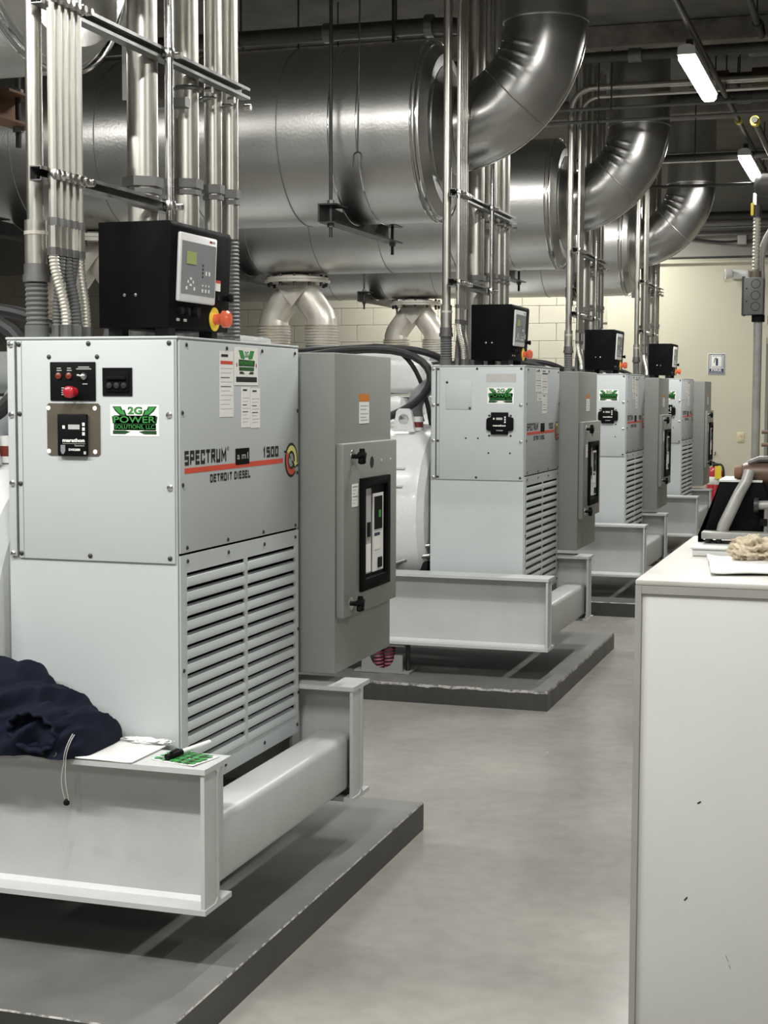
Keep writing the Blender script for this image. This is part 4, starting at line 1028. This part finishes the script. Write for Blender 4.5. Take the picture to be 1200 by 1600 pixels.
MB().cyl((.375,13.45,3.26),(5.4,13.45,3.26),.012,n=8).build('conduit', 'dark_pipe', jb)
vt = thing('ceiling_vent', (1.02,7.95,4.10), 'dark slatted vent box under the ceiling, top right', 'vent')
MB().box(.80,1.5,7.85,8.15,4.10,4.22).build('vent_frame', 'dark_steel', vt)
for i in range(4): MB().box(.82,1.48,7.842,7.85,4.112+.026*i,4.124+.026*i).build('slat', 'grey_pipe', vt)
# loose wire and hook in front of the largest silencer
hk = thing('hanging_hook', (-.872,4.05,2.78), 'thin hanging rod with forked hook before the largest silencer', 'hook')
MB().tube([(-.855,4.05,4.22),(-.872,4.05,2.875)], .0045, 6).build('rod', 'dark_steel', hk)
MB().tube([(-.895,4.05,2.79)]+arc((-.872,4.05,2.85), .022, PI, 0, 8, X, (0,0,1))+[(-.849,4.05,2.78)], .005, 6).build('hook', 'dark_steel', hk)

# ================================================================ back wall fittings
WY = W_Y-.1
sg = thing('fire_sign', (.07,WY,1.93), 'blue and white fire extinguisher sign on the cream wall', 'sign')
pb = MB().box(-.023,.163,WY-.004,WY,1.813,2.046).build('sign_plate', 'white_label', sg, bevel=.001)
def sgp(nm, mt, x0, x1, z0, z1, d=.0046): return MB().box(x0,x1,WY-d,WY-.004,z0,z1).build(nm, mt, pb)
ring = MB(); o_ = [(-.018,1.818),(.158,1.818),(.158,2.041),(-.018,2.041)]; i_ = [(-.010,1.826),(.150,1.826),(.150,2.033),(-.010,2.033)]
ring.add([(a,WY-.0047,b) for a,b in o_+i_], [(i,(i+1)%4,4+(i+1)%4,4+i) for i in range(4)]).build('sign_border', 'navy_ink', pb, smooth=False)
for i in range(9):
    z = 1.895+.0165*i
    for x0, x1 in ((-.006,.016),(.124,.146)): MB().add([(x0,WY-.0047,z-.010),(x1,WY-.0047,z+.006),(x1,WY-.0047,z+.013),(x0,WY-.0047,z-.003)], [(0,1,2,3)]).build('hatch_stripe', 'navy_ink', pb, smooth=False)
for i in range(6):
    x = .022+.0175*i
    for z0 in (1.892,2.014): MB().add([(x,WY-.0047,z0),(x+.007,WY-.0047,z0),(x+.018,WY-.0047,z0+.014),(x+.011,WY-.0047,z0+.014)], [(0,1,2,3)]).build('hatch_stripe', 'navy_ink', pb, smooth=False)
MB().prism([(.062,WY-.0046,1.915),(.086,WY-.0046,1.915),(.086,WY-.0046,1.985),(.080,WY-.0046,1.995),(.068,WY-.0046,1.995),(.062,WY-.0046,1.985)], (0,-.0004,0)).build('pictogram', 'navy_ink', pb)
MB().prism([(.040,WY-.0046,1.945),(.048,WY-.0046,1.945),(.056,WY-.0046,1.985),(.070,WY-.0046,2.000),(.066,WY-.0046,2.006),(.048,WY-.0046,1.990)], (0,-.0004,0)).build('pictogram', 'navy_ink', pb)
sgp('sign_band', 'navy_ink', -.006, .146, 1.832, 1.882)
text(MB(), 'FIRE', (.015,WY-.0052,1.856), (.11,0,0), (0,0,.021), bold=.04).build('sign_lettering', 'white_label', pb, smooth=False)
text(MB(), 'EXTINGUISHER', (.006,WY-.0052,1.840), (.128,0,0), (0,0,.010), bold=.02).build('sign_lettering', 'white_label', pb, smooth=False)
ol = thing('wall_outlet', (.346,WY,1.075), 'beige power outlet plate on the cream wall', 'outlet')
MB().box(.308,.384,WY-.006,WY,1.075,1.188).build('cover_plate', 'cream_plate', ol, bevel=.003)
for z in (1.108,1.155): MB().lathe([(0,.017),(.003,.017),(.004,0)], (.346,WY-.006,z), (0,-1,0), 16).build('socket', 'cream_plate', ol)
fx = thing('fire_extinguisher', (.088,WY-.10,.39), 'red fire extinguisher with yellow tag on the back wall', 'fire extinguisher')
MB().lathe([(0,.05),(.01,.085),(.36,.085),(.40,.06),(.42,.03),(.425,0)], (.088,WY-.10,.39), (0,0,1), 28).build('cylinder', 'red_plastic', fx)
MB().lathe([(0,.0855),(.001,.0862),(.085,.0862),(.086,.0855)], (.088,WY-.10,.615), (0,0,1), 28).build('label_wrap', 'white_label', fx)
MB().box(.06,.116,WY-.125,WY-.075,.805,.85).build('valve', 'dark_steel', fx, bevel=.008)
MB().tube([(.09,WY-.10,.845),(.03,WY-.13,.875),(.0,WY-.14,.87)], .009, 8).build('handle', 'black_plastic', fx)
MB().tube(bez((.11,WY-.10,.83),(.19,WY-.11,.86),(.19,WY-.12,.75),(.175,WY-.12,.60)), .012, 8).build('hose', 'black_rubber', fx)
MB().box(.095,.165,WY-.20,WY-.197,.68,.82).build('inspection_tag', 'yellow', fx)
MB().box(.03,.146,WY-.02,WY,.50,.80).build('wall_bracket', 'dark_steel', fx)
hk2 = thing('wall_hook', (.075,WY,.95), 'tiny dark hook on the wall above the extinguisher', 'hook')
MB().tube([(.075,WY,.965),(.078,WY-.03,.96),(.08,WY-.035,.945),(.07,WY-.035,.93)], .006, 6).build('hook_wire', 'dark_steel', hk2)
em = thing('emergency_light', (.27,WY,2.86), 'cream twin head emergency light on the back wall', 'emergency light')
MB().box(.22,.40,WY-.09,WY,2.85,2.95).build('housing', 'white_plastic', em, bevel=.012)
MB().lathe([(0,.02),(.02,.045),(.08,.055),(.09,.055),(.092,.0)], (.245,WY-.12,2.905), (-1,-.25,-.05), 20).build('lamp_head', 'white_plastic', em)
MB().lathe([(0,.03),(.004,.03),(.006,0)], (.158,WY-.144,2.90), (-1,-.25,-.05), 16).build('lens', 'label_grey', em)

# ================================================================ white cabinet on the right and what stands on it
CX, CZ, CYB = 1.236, 1.145, 1.24
wc = thing('white_cabinet', (1.7,.6,0), 'tall white steel cabinet at right edge of the picture', 'cabinet')
MB().box(CX+.006,2.45,.004,CYB-.004,0,CZ-.012).build('cabinet_body', 'white_steel', wc, bevel=.003)
MB().box(CX,2.456,-.002,CYB,CZ-.014,CZ).build('cabinet_top', 'worn_top', wc, bevel=.004)
MB().box(CX+.001,CX+.016,-.004,.006,.0,CZ-.014).build('corner_trim', 'trim_grey', wc)
MB().box(CX+.016,2.44,-.003,.006,CZ-.034,CZ-.014).build('edge_trim', 'trim_grey', wc)
for x, z, w, a in ((1.40,.60,.010,.6),(1.372,.355,.012,.9),(1.475,.215,.018,-1.2),(1.482,.195,.010,-1.2)):
    dx, dz = w/2*math.cos(a), w/2*math.sin(a)
    MB().add([(x-dx,.0032,z-dz),(x+dx,.0032,z+dz),(x+dx+.002,.0032,z+dz-.003),(x-dx+.002,.0032,z-dz-.003)], [(0,1,2,3)]).build('scuff_mark', 'ink', wc, smooth=False)
# paper sheets
def sheet(name, pts, z, label, cat, m='paper', curl=.004, n=14, t=.0008, sub=None):
    a, b, c, d = [Vector((*p,0)) for p in pts]; mb = MB(); vs = []
    for i in range(n+1):
        for j in range(n+1):
            u, v = i/n, j/n
            p = a*(1-u)*(1-v)+b*u*(1-v)+c*u*v+d*(1-u)*v
            h = curl*max(0, noise.noise(Vector((p.x*7,p.y*7,z)))+.25)+curl*1.2*max(0,(abs(u-.5)*2)**6)*.5
            vs.append((p.x,p.y,z+.0005+h))
    nn = n+1; fs = [(i*nn+j,(i+1)*nn+j,(i+1)*nn+j+1,i*nn+j+1) for i in range(n) for j in range(n)]
    o = mb.add(vs, fs).build(name, m, ang=60)
    md = o.modifiers.new('t', 'SOLIDIFY'); md.thickness = t; md.offset = 1
    tag(o, label, cat); return o
sheet('paper_sheet', [(1.404,.135),(1.62,.20),(1.60,.60),(1.350,.555)], CZ, 'white folded sheet lying on the white cabinet', 'paper', curl=.012, t=.006)
# crumpled rag
def crumple(name, c, r, label, cat, m, seed, flat=.6, parent=None):
    bm = bmesh.new(); bmesh.ops.create_icosphere(bm, subdivisions=5, radius=1)
    for v in bm.verts:
        p = v.co.copy()
        d = 0
        for i, (fq, am) in enumerate(((1.5,.36),(2.9,.32),(5.5,.13))):
            q = noise.noise(p*fq+Vector((seed,i*3,0))); d += am*(1-3.2*abs(q))
        p = p*(1+d*.75)
        z = p.z*flat
        v.co = Vector((c[0]+p.x*r[0], c[1]+p.y*r[1], max(c[2], c[2]+r[2]*(.55+z))))
    me = bpy.data.meshes.new(name); bm.to_mesh(me); bm.free(); me.materials.append(MATS[m]); me.shade_smooth()
    o = link(name, me, parent)
    if label: tag(o, label, cat)
    return o
crumple('cloth_rag', (1.485,.44,CZ+.011), (.050,.055,.050), 'crumpled beige rag on the white cabinet', 'rag', 'rag', 4.2)
# pump assembly
pu = thing('pump_assembly', (1.41,.80,CZ), 'black sloped equipment cover with diagonal pipe on white cabinet', 'equipment')
tr = MB().box(1.305,1.60,.60,.83,CZ+.0008,CZ+.022).build('drip_tray', 'white_steel', pu, bevel=.003)
MB().box(1.300,1.605,.595,.835,CZ+.020,CZ+.026).build('tray_rim', 'white_steel', tr, bevel=.002)
cov = [(1.305,CZ+.046),(1.500,CZ+.046),(1.500,1.300),(1.482,1.350),(1.362,1.350),(1.313,1.205),(1.305,1.165)]
MB().prism([(a,.76,b) for a,b in cov], (0,.20,0)).build('cover', 'black_powder', pu, bevel=.003)
MB().box(1.360,1.482,.758,.962,1.348,1.354).build('cover_top', 'white_steel', pu)
MB().box(1.318,1.52,.70,.755,CZ+.040,CZ+.062).build('mounting_bar', 'grey_casting', pu, bevel=.004)
for x in (1.335,1.365,1.47): MB().cyl((x,.73,CZ+.026),(x,.73,CZ+.042),.008,n=8).build('bolt', 'dark_steel', pu)
MB().tube([(1.374,.735,1.205),(1.378,.735,1.222),(1.420,.74,1.318),(1.438,.75,1.352),(1.445,.76,1.38)], [.017,.0175,.0165,.0155,.0155], 16).build('diagonal_pipe', 'grey_casting', pu)
MB().lathe([(0,.0),(.001,.016),(.012,.022),(.016,.029),(.030,.033),(.14,.034),(.145,.034),(.15,.037),(.30,.037)], (1.408,.80,1.372), (1,0,0), 24).build('motor', 'brown_casting', pu)
MB().lathe([(0,.0),(.001,.018),(.012,.020),(.022,.018)], (1.400,.79,1.374), (1,0,0), 16).build('motor_cap', 'rusty', pu)
MB().tube([(1.44,.79,1.40),(1.47,.79,1.413),(1.53,.79,1.415)], .010, 8).build('fuel_line', 'dark_pipe', pu)
MB().cyl((1.470,.745,1.283),(1.60,.745,1.29),.013,n=12).build('outlet_fitting', 'grey_casting', pu)
MB().cyl((1.462,.745,1.283),(1.474,.745,1.283),.022,n=12).build('fitting_nut', 'dark_steel', pu)
MB().cyl((1.497,.745,CZ+.03),(1.497,.745,1.28),.008,n=8).build('riser', 'grey_pipe', pu)
MB().box(1.480,1.50,.735,.758,1.225,1.245).build('sensor', 'black_plastic', pu)
for z in (1.455,1.492): MB().cyl((1.474,.80,z),(1.60,.80,z),.0055,n=8).build('threaded_stud', 'brown_casting', pu)
MB().box(1.52,1.60,.79,.82,1.19,1.52).build('back_plate', 'dark_steel', pu)
# conduit post with electrical box
ps = thing('conduit_post', (1.397,1.6,0), 'grey conduit post with knockout box and ribbed hose behind white cabinet', 'conduit')
MB().cyl((1.397,1.6,0),(1.397,1.6,1.86),.0145,n=14).build('post', 'grey_casting', ps)
MB().cyl((1.397,1.6,1.845),(1.397,1.6,1.868),.022,n=14).build('hub', 'black_plastic', ps)
bx_ = MB().box(1.350,1.415,1.56,1.64,1.868,1.992).build('switch_box', 'box_grey', ps, bevel=.004)
for z in (1.895,1.932,1.970): MB().tube(arc((1.390,1.5598,z), .0145, 0, 2*PI, 20, X, (0,0,1))[:-1], .0011, 6, closed=True).build('knockout', 'dark_steel', bx_)
MB().box(1.344,1.352,1.565,1.635,1.866,1.996).build('box_lid', 'dark_steel', bx_)
for z in (1.912,1.955): MB().lathe([(0,.003),(.001,.003),(.0012,0)], (1.360,1.5595,z), (0,-1,0), 8).build('box_screw', 'ink', bx_)
MB().cyl((1.385,1.6,1.99),(1.385,1.6,2.015),.020,n=14).build('hose_fitting', 'bronze_plate', ps)
flex(bez((1.385,1.6,2.01),(1.385,1.6,2.08),(1.386,1.6,2.12),(1.386,1.6,2.20)), .0115, 12, .0115, .16).build('ribbed_hose', 'flex_steel', ps)
MB().cyl((1.386,1.6,2.195),(1.386,1.6,2.235),.016,n=12).build('hose_fitting', 'dark_steel', ps)
MB().box(1.366,1.376,1.585,1.615,2.20,2.242).build('fitting_tag', 'yellow', ps, bevel=.003)
MB().tube(bez((1.402,1.64,1.99),(1.392,1.64,2.08),(1.402,1.64,2.13),(1.47,1.64,2.20)), .013, 10).build('grey_hose', 'grey_casting', ps)
MB().box(1.372,1.384,1.59,1.60,2.235,2.275).build('fitting_strap', 'bright_steel', ps)
mh = thing('muffler_can', (1.46,1.6,2.26), 'dark rounded metal can at the right edge above the conduit post', 'can')
MB().lathe([(0,0),(.004,.022),(.014,.034),(.03,.040),(.30,.040),(.31,.02)], (1.372,1.6,2.30), (1,0,0), 24).build('can_body', 'dark_pipe', mh)
MB().cyl((1.50,1.6,2.335),(1.50,1.6,4.22),.01,n=8).build('hanger_rod', 'dark_steel', mh)
mr = thing('manifold_pipe', (1.50,1.66,1.3), 'rusty pipework behind the knockout box at right edge', 'pipe')
MB().tube([(1.446,1.70,0),(1.446,1.70,2.02),(1.47,1.70,2.06),(1.60,1.70,2.07)], .018, 10).build('pipe', 'dark_pipe', mr)
for z in (1.84,1.93,2.02): MB().cyl((1.446,1.70,z),(1.446,1.70,z+.03),.025,n=8).build('pipe_union', 'rusty', mr)

# ================================================================ things left on the nearest skid
SKZ = .6435
def jacket():
    t = thing('jacket', (-.45,-.17,SKZ), 'navy blue jacket heaped on the nearest skid beam', 'jacket')
    # height profile along the beam
    prof = [(-1.05,.04),(-.95,.12),(-.80,.17),(-.62,.193),(-.52,.198),(-.46,.196),(-.41,.190),(-.36,.172),(-.315,.145),(-.28,.115),(-.258,.098),(-.24,.092),(-.215,.084),(-.19,.072),(-.17,.058),(-.155,.036),(-.148,.004)]
    def hh(x):
        for (a,b),(c,d) in zip(prof, prof[1:]):
            if a <= x <= c:
                s = (x-a)/(c-a); s = s*s*(3-2*s); return b+(d-b)*s
        return 0
    nx, nt = 190, 72; vs = []
    for i in range(nx+1):
        x = -1.05+(1.05-.148)*i/nx; h = hh(x)
        y0, y1 = -.262, -.012
        sq = min(1, h/.09)
        for j in range(nt+1):
            a = PI*j/nt
            ca, sa = math.cos(a), math.sin(a)
            y = (y0+y1)/2-(y1-y0)/2*(math.copysign(abs(ca)**.75, ca))*(.55+.45*sq)-.02*(1-sq)
            if x < -.53: y = min(y, -.012-.105*min(1, (-.53-x)/.06))
            z = h*(abs(sa)**.62)
            sd = x*.80+z*.60; td = -x*.60+z*.80+y*.5
            f = noise.noise(Vector((sd*4.5, td*9, 2.0)))
            g = noise.noise(Vector((sd*7, td*26, 7.0)))
            k = noise.noise(Vector((x*42-z*30, y*30+z*22, 1.0)))
            d = (.026*(1-2.2*abs(f))+.017*(1-2.4*abs(g))+.004*k)*min(1,h/.05)
            fade = min(1, sa*2.5)
            ny, nz = -ca, sa
            vs.append((x, min(-.004, y+ny*d*.8), SKZ+.0015+max(0, z+nz*d*.9 if sa > .05 else z)))
    n = nt+1; fs = [(i*n+j,i*n+j+1,(i+1)*n+j+1,(i+1)*n+j) for i in range(nx) for j in range(nt)]
    fs.append(tuple(nx*n+j for j in range(n)))
    MB().add(vs, fs).build('body', 'navy', t, ang=180)
    # gathered cuff opening towards the camera
    c = Vector((-.290,-.275,SKZ+.070)); m = 60; rings = []
    prof2 = [(.07,.085,.064),(.025,.080,.060),(.004,.070,.050),(-.006,.074,.054),(-.014,.070,.049),(-.010,.062,.042),(.02,.058,.040),(.08,.050,.034)]
    vs = []
    for (dy, ra, rb) in prof2:
        for q in range(m):
            a = 2*PI*q/m; s = 1+.065*math.sin(q*11*2*PI/m+dy*30)+.05*noise.noise(Vector((math.cos(a)*3,math.sin(a)*3,dy*20)))
            x = ra*s*math.cos(a); z = rb*s*math.sin(a)
            vs.append((c.x+x+z*.3, c.y+dy+.016*math.sin(q*11*2*PI/m)*.25, max(SKZ+.002, c.z+z-x*.25)))
    fs = [(i*m+q,i*m+(q+1)%m,(i+1)*m+(q+1)%m,(i+1)*m+q) for i in range(len(prof2)-1) for q in range(m)]
    fs.append(tuple((len(prof2)-1)*m+q for q in range(m)))
    MB().add(vs, fs).build('gathered_cuff', 'navy', t, ang=180)
    # flap drooping over the flange
    vs = []; nx, ny = 40, 14
    for i in range(nx+1):
        for j in range(ny+1):
            u, v = i/nx, j/ny; x = -.62+.36*u
            y = -.245-.022*min(1,v*2)-.004*math.sin(u*22+v*3); z = SKZ+.060-.050*v+.010*math.sin(u*13)*v+.01*noise.noise(Vector((u*5,v*3,0)))
            vs.append((x,y,max(z,SKZ+.008)))
    n = ny+1
    fl = MB().add(vs, [(i*n+j,(i+1)*n+j,(i+1)*n+j+1,i*n+j+1) for i in range(nx) for j in range(ny)]).build('hem', 'navy', t, ang=180)
    md = fl.modifiers.new('t','SOLIDIFY'); md.thickness = .003
    # drawstring hanging over the flange with its toggle
    P = bez((-.175,-.262,.710),(-.178,-.285,.695),(-.190,-.285,.660),(-.192,-.279,.640))+bez((-.192,-.279,.64),(-.200,-.276,.57),(-.190,-.270,.555),(-.192,-.268,.535))
    MB().tube(P, .0013, 6).build('drawstring', 'label_grey', t)
    P = bez((-.180,-.262,.712),(-.182,-.287,.695),(-.196,-.287,.660),(-.197,-.279,.640))+bez((-.197,-.279,.64),(-.215,-.276,.58),(-.205,-.272,.56),(-.202,-.268,.538))
    MB().tube(P, .0013, 6).build('drawstring', 'label_grey', t)
    MB().tube(bez((-.235,-.272,.665),(-.232,-.279,.648),(-.215,-.282,.650),(-.222,-.275,.662)), .0028, 6).build('cord_loop', 'black_rubber', t)
    MB().lathe([(0,.004),(.003,.008),(.010,.008),(.016,.004),(.017,0)], (-.197,-.269,.523), (0,0,1), 12).build('toggle', 'black_plastic', t)
jacket()
sheet('envelope', [(-.188,-.257),(-.014,-.255),(-.012,-.06),(-.150,-.050)], SKZ, 'plain white envelope lying on nearest skid beam', 'envelope', curl=.003, t=.004)
crumple('plastic_bag', (-.085,-.038,SKZ+.004), (.062,.022,.010), 'small crumpled clear plastic bag behind the envelope', 'bag', 'white_plastic', 9.1)
st = thing('sticker_sheet', (.09,-.15,SKZ), 'white sheet of green stickers with pen on skid corner', 'sticker sheet')
so = sheet('sheet', [(.012,-.195),(.150,-.235),(.170,-.115),(.030,-.090)], SKZ, '', '', 'white_label', curl=.002, t=.001)
so.parent = st; so.location = -st.location
for k_ in ('label','category'):
    if k_ in so: del so[k_]
rng = random.Random(3)
for i in range(40):
    u, v = .08+.82*(i%10)/9, .12+.72*(i//10)/3+.05*rng.random()
    x = .012+.138*u+.018*v; y = -.195-.040*u+.110*v
    w, h = .012+.008*rng.random(), .018+.014*rng.random(); a = rng.uniform(-.9,.9)
    q = [(x+w*dx*math.cos(a)-h*dy*math.sin(a), y+w*dx*math.sin(a)+h*dy*math.cos(a), SKZ+.0046+.00005*i) for dx,dy in ((-.5,-.5),(.5,-.3),(.6,.2),(.1,.5),(-.5,.4))]
    MB().add(q, [tuple(range(5))]).build('sticker_print', 'sticker_green' if i%5 not in (1,3) else 'sticker_dark', st, smooth=False)
pn = thing('marker_pen', (.075,-.155,SKZ+.006), 'black and white marker pen lying across sticker sheet', 'pen')
MB().cyl((.058,-.200,SKZ+.011),(.078,-.150,SKZ+.016),.0085,n=12).build('cap', 'black_plastic', pn)
MB().cyl((.078,-.150,SKZ+.016),(.115,-.055,SKZ+.024),.0065,n=12).build('barrel', 'white_plastic', pn)
MB().box(.062,.070,-.19,-.15,SKZ+.020,SKZ+.024).build('clip', 'black_plastic', pn)
